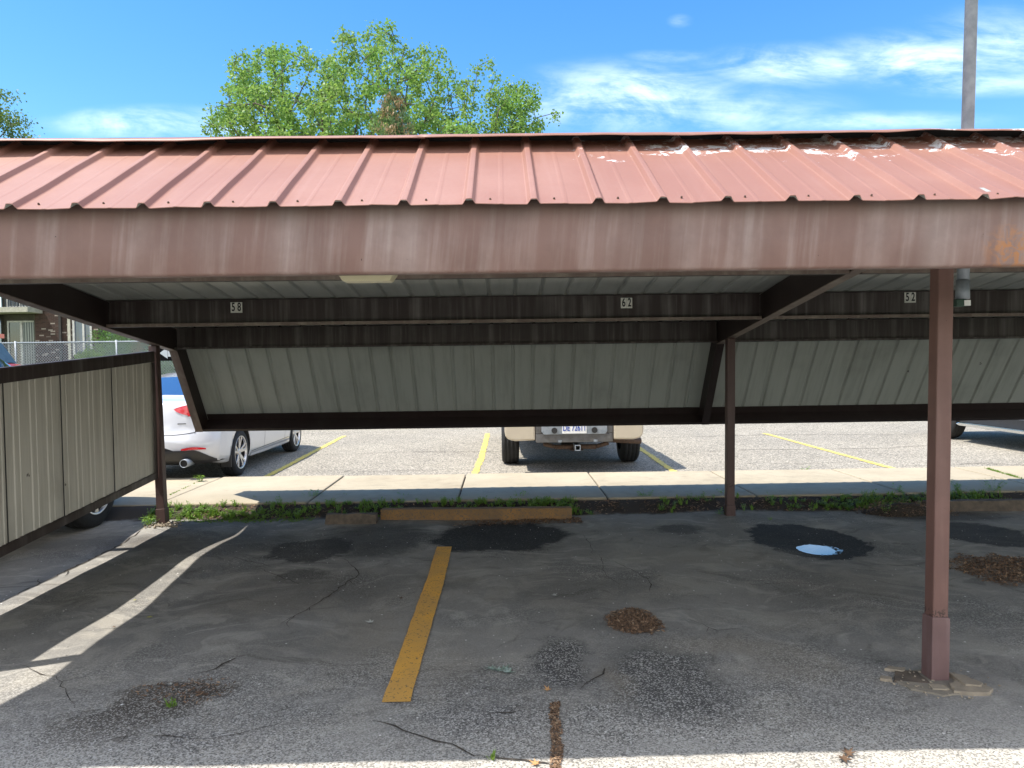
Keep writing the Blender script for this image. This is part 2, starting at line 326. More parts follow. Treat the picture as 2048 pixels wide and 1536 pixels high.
# ------------------------------------------------------------------ builders
class MB:
    def __init__(s): s.v = []; s.f = []; s.mi = []
    def add(s, vs, fs, mi=0):
        k = len(s.v); s.v += [tuple(v) for v in vs]; s.f += [tuple(i+k for i in f) for f in fs]; s.mi += [mi]*len(fs); return s
    def box(s, x0, x1, y0, y1, z0, z1, mi=0, T=None):
        vs = [Vector((x, y, z)) for z in (z0, z1) for y in (y0, y1) for x in (x0, x1)]
        if T is not None: vs = [T @ v for v in vs]
        return s.add(vs, [(0, 2, 3, 1), (4, 5, 7, 6), (0, 1, 5, 4), (2, 6, 7, 3), (0, 4, 6, 2), (1, 3, 7, 5)], mi)
    def prism_x(s, pts, x0, x1, mi=0):          # outline in (y, z), extruded in x
        n = len(pts); vs = [(x0, p[0], p[1]) for p in pts] + [(x1, p[0], p[1]) for p in pts]
        return s.add(vs, [tuple(range(n)), tuple(range(2*n-1, n-1, -1))] + [(i, i+n, (i+1) % n+n, (i+1) % n) for i in range(n)], mi)
    def prism_y(s, pts, y0, y1, mi=0):
        n = len(pts); vs = [(p[0], y0, p[1]) for p in pts] + [(p[0], y1, p[1]) for p in pts]
        return s.add(vs, [tuple(range(n-1, -1, -1)), tuple(range(n, 2*n))] + [(i, (i+1) % n, (i+1) % n+n, i+n) for i in range(n)], mi)
    def prism_z(s, pts, z0, z1, mi=0):
        n = len(pts); vs = [(p[0], p[1], z0) for p in pts] + [(p[0], p[1], z1) for p in pts]
        return s.add(vs, [tuple(range(n-1, -1, -1)), tuple(range(n, 2*n))] + [(i, (i+1) % n, (i+1) % n+n, i+n) for i in range(n)], mi)
    def frame(s, a, b):
        d = (b-a).normalized(); u = d.cross(Vector((0, 0, 1)) if abs(d.z) < .9 else Vector((1, 0, 0))).normalized(); return u, d.cross(u)
    def tube(s, a, b, r0, r1=None, n=10, mi=0, cap=True):
        a, b = Vector(a), Vector(b); r1 = r0 if r1 is None else r1; u, v = s.frame(a, b)
        vs = [a+(u*math.cos(t)+v*math.sin(t))*r0 for t in [2*PI*i/n for i in range(n)]] + [b+(u*math.cos(t)+v*math.sin(t))*r1 for t in [2*PI*i/n for i in range(n)]]
        fs = [(i, (i+1) % n, (i+1) % n+n, i+n) for i in range(n)]
        if cap: fs += [tuple(range(n-1, -1, -1)), tuple(range(n, 2*n))]
        return s.add(vs, fs, mi)
    def lathe_x(s, prof, c, n=40, mi=0, closed=False):    # prof of (x, r) round the x axis at c
        k = len(prof); vs = []
        for i in range(n):
            t = 2*PI*i/n
            for x, r in prof: vs.append((c[0]+x, c[1]+r*math.cos(t), c[2]+r*math.sin(t)))
        m = k if closed else k-1
        return s.add(vs, [(i*k+j, i*k+(j+1) % k, ((i+1) % n)*k+(j+1) % k, ((i+1) % n)*k+j) for i in range(n) for j in range(m)], mi)
    def build(s, name, mats, parent=None, smooth=False, bevel=0, loc=None):
        me = bpy.data.meshes.new(name); me.from_pydata(s.v, [], s.f)
        for m in (mats if isinstance(mats, (list, tuple)) else [mats]): me.materials.append(m)
        if any(s.mi): me.polygons.foreach_set('material_index', s.mi)
        if smooth: me.polygons.foreach_set('use_smooth', [True]*len(me.polygons))
        me.update()
        return link(name, me, parent, bevel, loc)
def link(name, me, parent=None, bevel=0, loc=None):
    o = bpy.data.objects.new(name, me); col.objects.link(o)
    if parent: o.parent = parent; o.matrix_parent_inverse = Matrix.Translation(-parent.location) if False else Matrix()
    if loc is not None: o.location = loc
    if bevel:
        b = o.modifiers.new('bevel', 'BEVEL'); b.width = bevel; b.segments = 2; b.limit_method = 'ANGLE'; b.angle_limit = .6
    return o
def tag(o, label=None, cat=None, group=None, kind=None):
    for k, v in (('label', label), ('category', cat), ('group', group), ('kind', kind)):
        if v: o[k] = v
    return o
def thing(name, label, cat, loc=(0, 0, 0), rz=0, group=None):
    o = bpy.data.objects.new(name, None); col.objects.link(o); o.location = loc; o.rotation_euler = (0, 0, rz); o.empty_display_size = .2
    return tag(o, label, cat, group)
def copy_tree(o, parent=None):
    c = o.copy(); col.objects.link(c)
    if parent: c.parent = parent
    for ch in list(o.children): copy_tree(ch, c)
    return c
def text_mesh(txt, size, depth=.001, sx=1., offset=0.):
    cu = bpy.data.curves.new('txt', 'FONT'); cu.body = txt; cu.size = size; cu.extrude = depth; cu.align_x = 'CENTER'; cu.align_y = 'CENTER'; cu.offset = offset
    o = bpy.data.objects.new('txt', cu); col.objects.link(o); bpy.context.view_layer.update()
    me = bpy.data.meshes.new_from_object(o.evaluated_get(bpy.context.evaluated_depsgraph_get()))
    bpy.data.objects.remove(o); me.transform(Matrix.Diagonal((sx, 1, 1, 1))); me.transform(Matrix.Rotation(PI/2, 4, 'X')); return me
def text(name, txt, size, loc, m, parent, sx=1., offset=0., label=None):
    me = text_mesh(txt, size, .001, sx, offset); me.materials.append(m); o = link(name, me, parent, 0, loc); return o

# ------------------------------------------------------------------ ground
def gz(x, y):                                  # the worn lot is not flat
    z = .010*mn.noise(Vector((x*.9, y*.9, 0))) + .005*mn.noise(Vector((x*2.7, y*2.7, 4)))
    for cx, cy, r, h in ((2.52, 5.78, .42, -.03), (-.2, 6.35, .5, -.03), (-2.9, 6.3, .35, .02), (2.2, 6.9, .4, .015), (-3.3, 6.9, .3, .02), (.76, 4.17, .25, -.012), (-2.5, 5.7, .4, .03), (-2.35, 6.6, .3, -.03), (-2.3, 4.6, .35, -.02)):
        z += h*math.exp(-((x-cx)**2+(y-cy)**2)/(r*r))
    if y > 7.12: z += .075*min(1, (y-7.12)/.3)**1.2
    return z
def grid(name, x0, x1, y0, y1, st, fz, m, **kw):
    nx = int((x1-x0)/st)+1; ny = int((y1-y0)/st)+1
    vs = [(x0+(x1-x0)*i/(nx-1), y0+(y1-y0)*j/(ny-1)) for j in range(ny) for i in range(nx)]
    b = MB(); b.add([(x, y, fz(x, y)) for x, y in vs], [(j*nx+i, j*nx+i+1, (j+1)*nx+i+1, (j+1)*nx+i) for j in range(ny-1) for i in range(nx-1)])
    o = b.build(name, m, smooth=True); return tag(o, kind='structure', **kw)
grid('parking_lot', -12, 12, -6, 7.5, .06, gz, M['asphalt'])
def farz(x, y):
    a = max(0, min(1, (y-16)/8)); s = a*a*(3-2*a)
    return -.012 + .66*s + (.03*max(0, y-24) if y < 60 else 1.08) - (.25 if y < 7.4 else 0)
grid('ground', -240, 240, -120, 420, 4, lambda x, y: (farz(x, y) if y > 16 else -.45 if y < 14 else -.2) - .03, M['grass'])
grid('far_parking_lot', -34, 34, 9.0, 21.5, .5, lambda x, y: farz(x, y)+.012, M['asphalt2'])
# sidewalk of single slabs with open joints
b = MB(); xs = [-.49+1.58*k for k in range(-9, 9)]
for k in range(len(xs)-1):
    dz = random.uniform(-.006, .006); s0, s1 = .05*math.sin(k), .05*math.sin(k+1)
    b.prism_z([(xs[k]+.008, 7.49), (xs[k+1]-.008, 7.49), (xs[k+1]-.008+s1*0, 9.24-.012*xs[k+1]), (xs[k]+.008, 9.24-.012*xs[k])], -.2, .10+dz)
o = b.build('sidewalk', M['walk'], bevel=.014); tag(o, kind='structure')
b = MB(); b.box(-14.6, 13.6, 7.52, 9.15, -.22, .07); tag(b.build('soil_bed', M['soil']), kind='structure')
# painted lines
def stripe(name, pts, w, m, lift=.006, edge=.0025, fz=gz, kind='structure'):
    b = MB(); vs = []; P = []
    for (p, q) in zip(pts[:-1], pts[1:]):
        L = (Vector(q)-Vector(p)).length; n = max(2, int(L/.06))
        for i in range(n): P.append(Vector(p).lerp(Vector(q), i/n))
    P.append(Vector(pts[-1]))
    for i, p in enumerate(P):
        d = (P[min(i+1, len(P)-1)]-P[max(i-1, 0)]); n = Vector((-d.y, d.x)).normalized()
        for s in (-1, 1):
            ww = w/2 + random.uniform(-edge, edge); x, y = p.x+n.x*s*ww, p.y+n.y*s*ww
            vs.append((x, y, fz(x, y)+lift))
    b.add(vs, [(2*i, 2*i+1, 2*i+3, 2*i+2) for i in range(len(P)-1)])
    return tag(b.build(name, m), kind=kind)
stripe('parking_stripe', [(-.505, 3.21), (-.50, 4.2), (-.497, 5.0), (-.503, 5.5), (-.51, 5.98)], .128, M['stripe'])
stripe('parking_stripe', [(5.3, 3.2), (5.25, 5.9)], .10, M['stripe'])
fl = lambda x, y: farz(x, y)+.012
for pts in ([(-3.27, 9.5), (-3.30, 11), (-3.35, 12.6), (-3.41, 15.3)], [(-.42, 9.4), (-.36, 11.5), (-.34, 15.4)], [(2.33, 9.5), (2.36, 11.2), (2.40, 14.6)],
            [(5.36, 9.4), (5.36, 14.6)], [(-6.3, 9.5), (-6.3, 14.4)]):
    stripe('parking_stripe', pts, .095, M['stripe2'], .006, .014, fl)
# puddle
b = MB(); c0 = gr(1632, 1094); vs = []
for k in range(48):
    t = 2*PI*k/48; r = 1+.05*mn.noise(Vector((math.cos(t)*14, math.sin(t)*14, 8)))+.12*mn.noise(Vector((math.cos(t)*1.5, math.sin(t)*1.5, 3)))+.05*mn.noise(Vector((math.cos(t)*6, math.sin(t)*6, 3)))
    vs.append((c0.x+.148*r*math.cos(t), c0.y+.155*r*math.sin(t), 0))
zp = max(gz(v[0], v[1]) for v in vs)*.5+min(gz(v[0], v[1]) for v in vs)*.5
pm, PN, pb = new_mat('still water'); pb.inputs['Base Color'].default_value = (.01, .012, .014, 1); pb.inputs['Roughness'].default_value = .02; pb.inputs['Metallic'].default_value = 0; pb.inputs['Specular IOR Level'].default_value = 1; pb.inputs['IOR'].default_value = 2.2
zp = max(gz(v[0], v[1]) for v in vs)+.003
b.add([(v[0], v[1], zp) for v in vs], [tuple(range(48))])
for k in range(70):
    t = random.gauss(-.2, .9); rr = random.uniform(1.0, 1.0+.45*math.exp(-abs(t))); x, y = c0.x+.148*rr*math.cos(t), c0.y+.155*rr*math.sin(t); q = random.uniform(.002, .009)
    b.add([(x+q*math.cos(a)*1.4, y+q*math.sin(a), zp) for a in (0, 1, 2, 3, 4, 5)], [(0, 1, 2, 3, 4, 5)])
tag(b.build('puddle', pm), kind='structure')
# cracks
def crack(pxs, w, fz=gz, lift=.005):
    pts = [gr(*p) if len(p) < 3 else Vector((p[0], p[1], 0)) for p in pxs]; P = [(pts[0].x, pts[0].y)]
    for a, c in zip(pts[:-1], pts[1:]):
        n = max(2, int((c-a).length/.05))
        for i in range(1, n+1):
            q = a.lerp(c, i/n); P.append((q.x+random.uniform(-.012, .012), q.y+random.uniform(-.012, .012)))
    b = MB(); vs = []
    for i, p in enumerate(P):
        a = Vector(P[max(i-1, 0)]); c = Vector(P[min(i+1, len(P)-1)]); d = c-a; n = Vector((-d.y, d.x)).normalized()
        ww = w*random.uniform(.2, .8)*(1-.8*abs(2*i/len(P)-1)**3)
        for s in (-1, 1): vs.append((p[0]+n.x*s*ww*random.uniform(.5, 1.4), p[1]+n.y*s*ww*random.uniform(.5, 1.4), fz(p[0], p[1])+lift))
    b.add(vs, [(2*i, 2*i+1, 2*i+3, 2*i+2) for i in range(len(P)-1)])
    k0 = [i for i in range(3, len(P)-3) if random.random() < .16]
    for i in k0:                      # short side branches
        q = Vector(P[i]); a = random.uniform(0, 2*PI); vs = []; m_ = random.randint(3, 7)
        for j in range(m_):
            ww = w*.4*(1-j/m_); vs += [(q.x-ww*math.sin(a), q.y+ww*math.cos(a), fz(q.x, q.y)+lift+.001), (q.x+ww*math.sin(a), q.y-ww*math.cos(a), fz(q.x, q.y)+lift+.001)]
            a += random.uniform(-.6, .6); q = q+Vector((math.cos(a), math.sin(a)))*.035
        b.add(vs, [(2*j, 2*j+1, 2*j+3, 2*j+2) for j in range(m_-1)])
    tag(b.build('pavement_crack', M['crack']), kind='structure')
for pxs, w_ in [([(745, 1442), (830, 1468), (900, 1490), (950, 1512)], .0075), ([(950, 1512), (1040, 1520), (1100, 1524)], .007), ([(560, 1250), (640, 1205), (700, 1160), (720, 1150), (690, 1120)], .008),
                ([(1165, 1070), (1180, 1090), (1185, 1110)], .004), ([(1230, 1125), (1290, 1155), (1303, 1170), (1298, 1185)], .006), ([(1160, 1382), (1190, 1360), (1215, 1340)], .007),
                ([(0, 1205), (120, 1150), (250, 1085), (285, 1060)], .014), ([(380, 1355), (430, 1340), (470, 1320)], .008), ([(1500, 1172), (1580, 1165), (1680, 1178)], .003), ([(1700, 1040), (1800, 1052), (1850, 1070)], .004), ([(520, 1140), (600, 1170)], .005)]:
    crack(pxs, w_)
FZ = lambda x, y: farz(x, y)+.012
for P_, w_ in (([(-3.2, 12.1, 0), (-1.6, 12.4, 0), (.0, 12.2, 0), (2.5, 12.5, 0)], .016), ([(-2.9, 10.4, 0), (-1.9, 10.2, 0), (-.7, 10.25, 0)], .012), ([(2.6, 11.6, 0), (4.2, 12.0, 0), (6.3, 11.9, 0), (8.0, 12.4, 0)], .016), ([(2.5, 14.0, 0), (5.4, 14.3, 0), (8.2, 13.9, 0)], .02), ([(3.2, 10.5, 0), (4.4, 10.3, 0), (5.6, 10.5, 0)], .010), ([(5.6, 9.9, 0), (6.8, 10.1, 0), (7.4, 9.8, 0)], .014)):
    crack(P_, w_, FZ, .006)
for pxs, w_ in [([(1380, 1240), (1430, 1262), (1490, 1260)], .004), ([(1200, 1110), (1210, 1150), (1240, 1170)], .004), ([(400, 1130), (470, 1120), (540, 1135), (600, 1128)], .005), ([(880, 1420), (1000, 1430), (1090, 1418)], .004), ([(150, 1500), (280, 1470), (420, 1478), (560, 1452)], .005), ([(40, 1330), (120, 1360), (150, 1420)], .004)]:
    crack(pxs, w_)

# ------------------------------------------------------------------ carport
XL, XR, PP, PH = -3.40, 8.05, .2148, .111
car = thing('carport', 'long brown steel carport with faded red ribbed roof above numbered parking stalls', 'carport', (0, 0, 0))
dk = lambda d: 2.10-.135*(d-6.05)              # underside of the low roof deck
def rib_xs(x0, x1, minor=False, hh=.018):
    out = [(x0, 0.)]; k = math.ceil((x0-PH)/PP)
    while PH+k*PP < x1-.03:
        c = PH+k*PP
        if minor and out[-1][0] < c-PP/2-.012: out += [(c-PP/2-.010, 0), (c-PP/2-.004, .0009), (c-PP/2+.004, .0009), (c-PP/2+.010, 0)]
        if c-.024 > x0+.001: out += [(c-.024, 0), (c-.020, .002), (c-.010, hh-.001), (c-.006, hh), (c+.006, hh), (c+.010, hh-.001), (c+.020, .002), (c+.024, 0)]
        k += 1
    out.append((x1, 0)); return out
def ribbed(name, path, norms, x0, x1, mats, parent, minor=False, wob=0., lip=0.):
    prof = rib_xs(x0, x1, minor); b = MB(); n = len(prof); m = len(path)
    for layer, t in ((0, 0.), (1, -.0025)):
        vs = []
        for j, (p, nn) in enumerate(zip(path, norms)):
            for (x, h) in prof:
                wz = wob*mn.noise(Vector((x*3.1, j*.7, 1))) + (lip*mn.noise(Vector((x*9, 5, 1))) if j == 0 else 0)
                vs.append((x, p[0]+nn[0]*(h+t+wz), p[1]+nn[1]*(h+t+wz)))
        fs = [(j*n+i, j*n+i+1, (j+1)*n+i+1, (j+1)*n+i) for j in range(m-1) for i in range(n-1)]
        if layer: fs = [f[::-1] for f in fs]
        b.add(vs, fs, layer)
    k = n*m
    b.add([b.v[i] for i in range(n)]+[b.v[k+i] for i in range(n)], [(i, i+n, i+n+1, i+1) for i in range(n-1)], 0)
    b.add([b.v[(m-1)*n+i] for i in range(n)]+[b.v[k+(m-1)*n+i] for i in range(n)], [(i, i+1, i+n+1, i+n) for i in range(n-1)], 0)
    return b.build(name, mats, parent)
nf = Vector((-.51, .86)).normalized(); nd = Vector((.134, .99)).normalized(); nr = Vector((.835, .55)).normalized()
ZF = lambda d: 2.085+.60*(d-2.42)
pts = [(d, ZF(d)) for d in (2.385, 2.55, 2.75, 2.95, 3.085)]
fr = ribbed('front_roof_panel', pts, [nf]*5, XL, XR, [M['red'], M['under']], car, True, .004, .006)
fr['label'] = 'faded red ribbed slope with peeling paint patches near the ridge'
pts = [(d, dk(d)) for d in (3.10, 4.2, 5.3, 6.4, 7.385)]
ribbed('roof_deck', pts, [nd]*5, XL, XR, [M['red'], M['under']], car)
rp = [(7.40, 1.914), (7.62, 1.580), (7.84, 1.246), (8.062, .905)]
ribbed('rear_roof_panel', rp, [nr]*4, XL, XR, [M['red'], M['under']], car)
# screws along the front edge
k = -14
while PH+k*PP < XR-.1:
    x = PH+k*PP+.07; d = 2.42; b = MB(); b.tube((x, d, ZF(d)), (x, d-.003, ZF(d)+.005), .0042, .003, 6); b.build('screw', M['rust'], car); k += 1
# ridge cap in two lengths, a little bent
def cap(x0, x1, lift):
    n = int((x1-x0)/.05); b = MB(); vs = []
    prof = [(2.915, 2.446), (2.925, 2.456), (3.03, 2.492), (3.12, 2.519), (3.22, 2.516), (3.34, 2.492), (3.42, 2.476)]
    for i in range(n+1):
        x = x0+(x1-x0)*i/n
        wv = .006*mn.noise(Vector((x*1.7, 3, 0)))+.004*mn.noise(Vector((x*6, 9, 0))) - .003*math.exp(-((x+1.25)/.12)**2) + .008*math.exp(-((x-1.75)/.25)**2)
        for j, (d, z) in enumerate(prof):
            k = max(0, 1-j/3.); vs.append((x, d-wv*k*.3, z+wv*k+lift + .0015*mn.noise(Vector((x*4, j, 2)))))
    m = len(prof); b.add(vs, [(i*m+j, (i+1)*m+j, (i+1)*m+j+1, i*m+j+1) for i in range(n) for j in range(m-1)])
    o = b.build('ridge_cap', M['redcap'], car, True); s = o.modifiers.new('thickness', 'SOLIDIFY'); s.thickness = .002; s.offset = -1; return o
cap(XL, -.30, .003); cap(-.33, XR, .006)
b = MB(); b.box(XL+.01, XR-.01, 3.085, 3.095, ZF(3.08)-.02, 2.512); b.build('ridge_gap_shade', M['ink'], car)  # black strip put in for the shade in the gap under the cap
b = MB(); b.prism_x([(7.16, dk(7.16)+.026), (7.46, dk(7.46)+.026), (7.60, 1.668), (7.596, 1.664), (7.455, dk(7.46)+.020), (7.16, dk(7.16)+.022)], XL, XR); b.build('knee_light_cover', M['red'], car)  # added over the knee to stop daylight through the rib openings
b = MB(); b.box(-3.28, XR-.08, 7.312, 7.32, 1.72, dk(7.316)+.018); b.build('knee_light_stop', M['ink'], car)  # added black strip that keeps daylight out behind the purlin
# fascia: channel with a rolled lower edge
def channel(name, m, y0, z0, z1, dep, lipz=.0, x0=XL, x1=XR, open_front=False, thick=.004, li=1):
    b = MB(); s = -1 if open_front else 1; t = thick
    # web
    ya, yb = (y0, y0+t)
    b.box(x0, x1, ya, yb, z0, z1)
    fy = (y0-dep, y0) if open_front else (y0+t, y0+dep)
    b.box(x0, x1, *fy, z0, z0+t); b.box(x0, x1, *fy, z1-t, z1)
    if lipz:
        ly = (y0-dep-t, y0-dep) if open_front else (y0+dep, y0+dep+t)
        b.box(x0, x1, *ly, z0, z0+lipz, li)
    return b.build(name, [m, M['lip']], car, bevel=.0)
b = MB(); n = 220; prof = [(2.515, 1.850), (2.458, 1.850), (2.450, 1.858), (2.449, 1.95), (2.449, 2.06), (2.452, 2.090), (2.51, 2.094)]; vs = []
for i in range(n+1):
    x = XL+(XR-XL)*i/n
    for j, (d, z) in enumerate(prof):
        vs.append((x, d+.0025*mn.noise(Vector((x*2.2, z*4, 0))), z+(.002*mn.noise(Vector((x*3, 8, 1))) if j < 3 else 0)))
m_ = len(prof); b.add(vs, [(i*m_+j, (i+1)*m_+j, (i+1)*m_+j+1, i*m_+j+1) for i in range(n) for j in range(m_-1)])
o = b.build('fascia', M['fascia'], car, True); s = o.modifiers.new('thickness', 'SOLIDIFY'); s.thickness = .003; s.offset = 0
o['label'] = 'wide brown front beam with pale streaks and a rust stain'
segs = [(XL+.01, 2.195-.001), (2.266+.001, 7.699), (7.771, XR-.01)]
segs = [(-3.296, 2.192), (2.274, 7.692), (7.774, XR)]
for (x0, x1) in segs:
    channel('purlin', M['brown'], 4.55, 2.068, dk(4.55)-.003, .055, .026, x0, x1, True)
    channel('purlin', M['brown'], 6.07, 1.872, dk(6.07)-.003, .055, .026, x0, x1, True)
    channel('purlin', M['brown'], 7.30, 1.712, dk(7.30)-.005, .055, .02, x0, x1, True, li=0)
# rear eave beam, set square to the steep rear slope
def ev(a, h): return (7.872+.835*a-.55*h, .820+.55*a+.835*h)
b = MB()
b.prism_x([ev(0, 0), ev(.205, 0), ev(.205, .006), ev(0, .006)], -3.375, XR)
b.prism_x([ev(0, .006), ev(.006, .006), ev(.006, .03), ev(0, .03)], -3.294, XR)
b.prism_x([ev(.186, .006), ev(.192, .006), ev(.192, .095), ev(.186, .095)], -3.294, XR)
b.build('eave_beam', M['rafter'], car)
# rafters
rb = [(2.53, 1.905), (3.13, 2.265), (7.30, 1.700), (7.872, .820)]
rt = [(8.022, .925), (7.385, 1.905), (3.09, dk(3.09)-.006), (2.47, ZF(2.47)-.008)]
rt = [(8.03, .938), (7.392, 1.905), (3.10, dk(3.10)-.006), (2.55, ZF(2.55)-.008)]
for x in (-3.372, 2.197, 7.697):
    b = MB(); w0 = .072
    n = 4
    # web box drawn as four joined quads
    P = rb+rt; vs = [(x+.004, p[0], p[1]) for p in P]+[(x+w0-.004, p[0], p[1]) for p in P]
    q = [(0, 1, 6, 7), (1, 2, 5, 6), (2, 3, 4, 5)]
    b.add(vs, [f for f in q]+[tuple(i+8 for i in f[::-1]) for f in q]+[(i, i+8, (i+1) % 8+8, (i+1) % 8) for i in range(8)])
    # bottom flange
    for a, c in zip(rb[:-1], rb[1:]):
        a, c = Vector(a), Vector(c); nn = Vector((-(c-a).y, (c-a).x)).normalized()*.006
        b.prism_x([a-nn, c-nn, c, a], x-.004, x+w0+.004, 1 if (a.x < 5 or x < 0) else 0)
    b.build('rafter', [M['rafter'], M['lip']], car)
# posts
def post(bx, by, tx, ty, tz, w=.074, sleeve=.30, m='post', jag=True):
    b = MB(); vs = []
    for (x, y, z) in ((bx, by, -.04), (tx, ty, tz)):
        for sx_, sy_ in ((-1, -1), (1, -1), (1, 1), (-1, 1)): vs.append((x+sx_*w/2, y+sy_*w/2, z))
    b.add(vs, [(3, 2, 1, 0), (4, 5, 6, 7)]+[(i, (i+1) % 4, (i+1) % 4+4, i+4) for i in range(4)])
    o = b.build('post', M[m], car, bevel=.006)
    b = MB(); vs = []; ws = w+.012
    for z, ww in ((-.04, ws), (sleeve-.03, ws), (sleeve, ws-.002)):
        k = z/tz; x, y = bx+(tx-bx)*k, by+(ty-by)*k
        for sx_, sy_ in ((-1, -1), (1, -1), (1, 1), (-1, 1)): vs.append((x+sx_*ww/2, y+sy_*ww/2, z+(random.uniform(-.006, .006) if z > 0 else 0)))
    b.add(vs, [(3, 2, 1, 0), (8, 9, 10, 11)]+[(i+4*j, (i+1) % 4+4*j, (i+1) % 4+4+4*j, i+4+4*j) for i in range(4) for j in range(2)])
    b.build('sleeve', M['sleeve' if m == 'post' else m], o, bevel=.004)
    return o
post(2.052, 3.355, 2.118, 3.42, 2.222); post(-3.37, 3.38, -3.375, 3.42, 2.222, m='post'); post(7.62, 3.37, 7.66, 3.42, 2.222)
tl = at(307, 690, 6.94)
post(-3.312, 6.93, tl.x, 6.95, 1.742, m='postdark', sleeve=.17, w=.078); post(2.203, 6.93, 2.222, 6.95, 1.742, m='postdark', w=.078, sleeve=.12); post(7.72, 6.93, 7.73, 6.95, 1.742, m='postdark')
# number tiles on the middle purlin
for txt, px, py in (('58', 473, 615), ('62', 1253, 606), ('52', 1820, 595)):
    p = at(px, py, 6.066)
    for k, ch in enumerate(txt):
        cx = p.x + (-.5+k)*.049
        b = MB(); b.box(cx-.0235, cx+.0235, 6.062, 6.0685, p.z-.044, p.z+.044); t = b.build('number_tile', M['plategrey'], car)
        text('digit', ch, .098, (cx, 6.0605, p.z+.001), M['ink'], t, .62, .0022)
# partition between left posts
par = MB(); zt = lambda d: 1.541+.0655*(d-4.74); zb = lambda d: .33+.064*(d-4.68); PX = 0
def PXf(y): return -3.24-.105*(y-3.43)/3.458
yy0, yy1 = 3.43, 6.888
prof = []; y = yy0; k = 0
while y < yy1-.001:
    cyc = (y-yy0) % .186; prof.append((y, 0)); 
    y += .0
    step = [(.0, 0), (.078, 0), (.086, .006), (.112, .006), (.120, 0), (.146, 0), (.150, .004), (.160, .004), (.164, 0)]
    for s_, h in step[1:]:
        if yy0+k*.186+s_ < yy1: prof.append((yy0+k*.186+s_, h))
    k += 1; y = yy0+k*.186
prof.append((yy1, 0)); n = len(prof); vs = []
for side in (0, 1):
    for lev in range(5):
        for (y, h) in prof:
            t = lev/4; z = zb(y)+.02+(zt(y)-.02-zb(y)-.02)*t
            jag = (random.uniform(-.004, .004) if lev == 0 else 0)
            vs.append((PXf(y)+h-side*.002+.003*mn.noise(Vector((y*2, z*1.5, 0))), y, z+jag))
fs = []
for side in (0, 1):
    for l in range(4):
        for i in range(n-1):
            f = (side*5*n+l*n+i, side*5*n+(l+1)*n+i, side*5*n+(l+1)*n+i+1, side*5*n+l*n+i+1); fs.append(f[::-1] if side == 0 else f)
par.add(vs, fs); po = par.build('partition_panel', M['partition'], car); po['label'] = 'beige ribbed metal side screen in a brown frame'
def rail(x0, x1, zf0, zf1):
    b = MB(); b.add([(x+PXf(y), y, zf(y)) for x in (x0, x1) for y in (yy0, yy1) for zf in (zf0, zf1)], [(0, 1, 3, 2), (4, 6, 7, 5), (0, 2, 6, 4), (1, 5, 7, 3), (0, 4, 5, 1), (2, 3, 7, 6)]); return b
for z0_, z1_ in ((lambda d: zt(d)-.095, lambda d: zt(d)), (lambda d: zb(d)-.005, lambda d: zb(d)+.052)):
    b = rail(PX+.013, PX+.019, z0_, z1_); c = rail(PX-.045, PX-.039, z0_, z1_); e = rail(PX-.039, PX+.013, z1_, lambda d: z1_(d)+.006)
    for q in (c, e): b.add(q.v, q.f)
    b.build('rail', M['brown'], po)
b = MB()
for y in (4.72, 5.36, 6.10):
    b = MB(); b.box(PXf(y)+.0035, PXf(y)+.0085, y, y+.005, zb(y)+.05, zt(y)-.09); b.build('seam', M['ink'], po)
for y in (yy0+.002, yy1-.05): b = MB(); b.box(PXf(y+.02)+.0125, PXf(y+.02)+.0195, y, y+.048, zb(y)+.053, zt(y)-.098); b.build('stile', M['brown'], po)
# light under the front beam
p = at(736, 556, 2.60); lt = thing('ceiling_light', 'small yellowed prismatic light fixture hanging under the front beam', 'light fixture', (p.x, 2.60, 1.885))
b = MB(); b.box(-.112, .112, -.055, .055, -.006, .012); b.build('base_plate', M['winwhite'], lt, bevel=.003)
b = MB(); n = 10; vs = []
for z, hx, hy in ((-.006, .108, .052), (-.018, .104, .050), (-.050, .084, .036)):
    vs += [(-hx, -hy, z), (hx, -hy, z), (hx, hy, z), (-hx, hy, z)]
b.add(vs, [(8, 11, 10, 9), (0, 1, 2, 3)]+[(i+4*j+4, (i+1) % 4+4*j+4, (i+1) % 4+4*j, i+4*j) for i in range(4) for j in range(2)]); b.build('lens', M['lens'], lt, bevel=.004)
# hanger plate bolted to fascia return so it is carried
b = MB(); b.box(-.02, .02, -.088, .05, .012, .016); b.build('bracket', M['brown'], lt)
# conduit mast
pt, pb_ = at(1943, 0, 3.6), at(1926, 560, 3.6)
dirv = (pt-pb_)/(pt.z-pb_.z)
A = pb_+dirv*(1.872-pb_.z); B = pb_+dirv*(7.2-pb_.z)
ms = thing('conduit_mast', 'round galvanised steel mast rising through the red roof beside the front post', 'pole', A)
b = MB(); b.tube((0, 0, 0), B-A, .0285, n=20); b.build('pipe', M['galv'], ms, True)
b = MB(); b.tube((-.003, -.004, -.045), (0, 0, .05), .033, .031, n=16); b.tube((0, -.028, -.01), (0, .0, .0), .016, n=10); b.build('elbow_fitting', M['galv'], ms, True)
b = MB(); b.box(-.045, .006, -.026, .026, -.083, -.046); b.build('junction_box', simple('green paint', (.03, .07, .05), .6), ms, bevel=.004)
b = MB(); b.box(-.010, .022, -.030, -.027, -.080, -.052); b.build('tag_label', M['platewhite'], ms)
b = MB(); b.tube((.006, 0, -.066), (.036, 0, -.066), .012, n=10); b.build('plug', M['black'], ms)

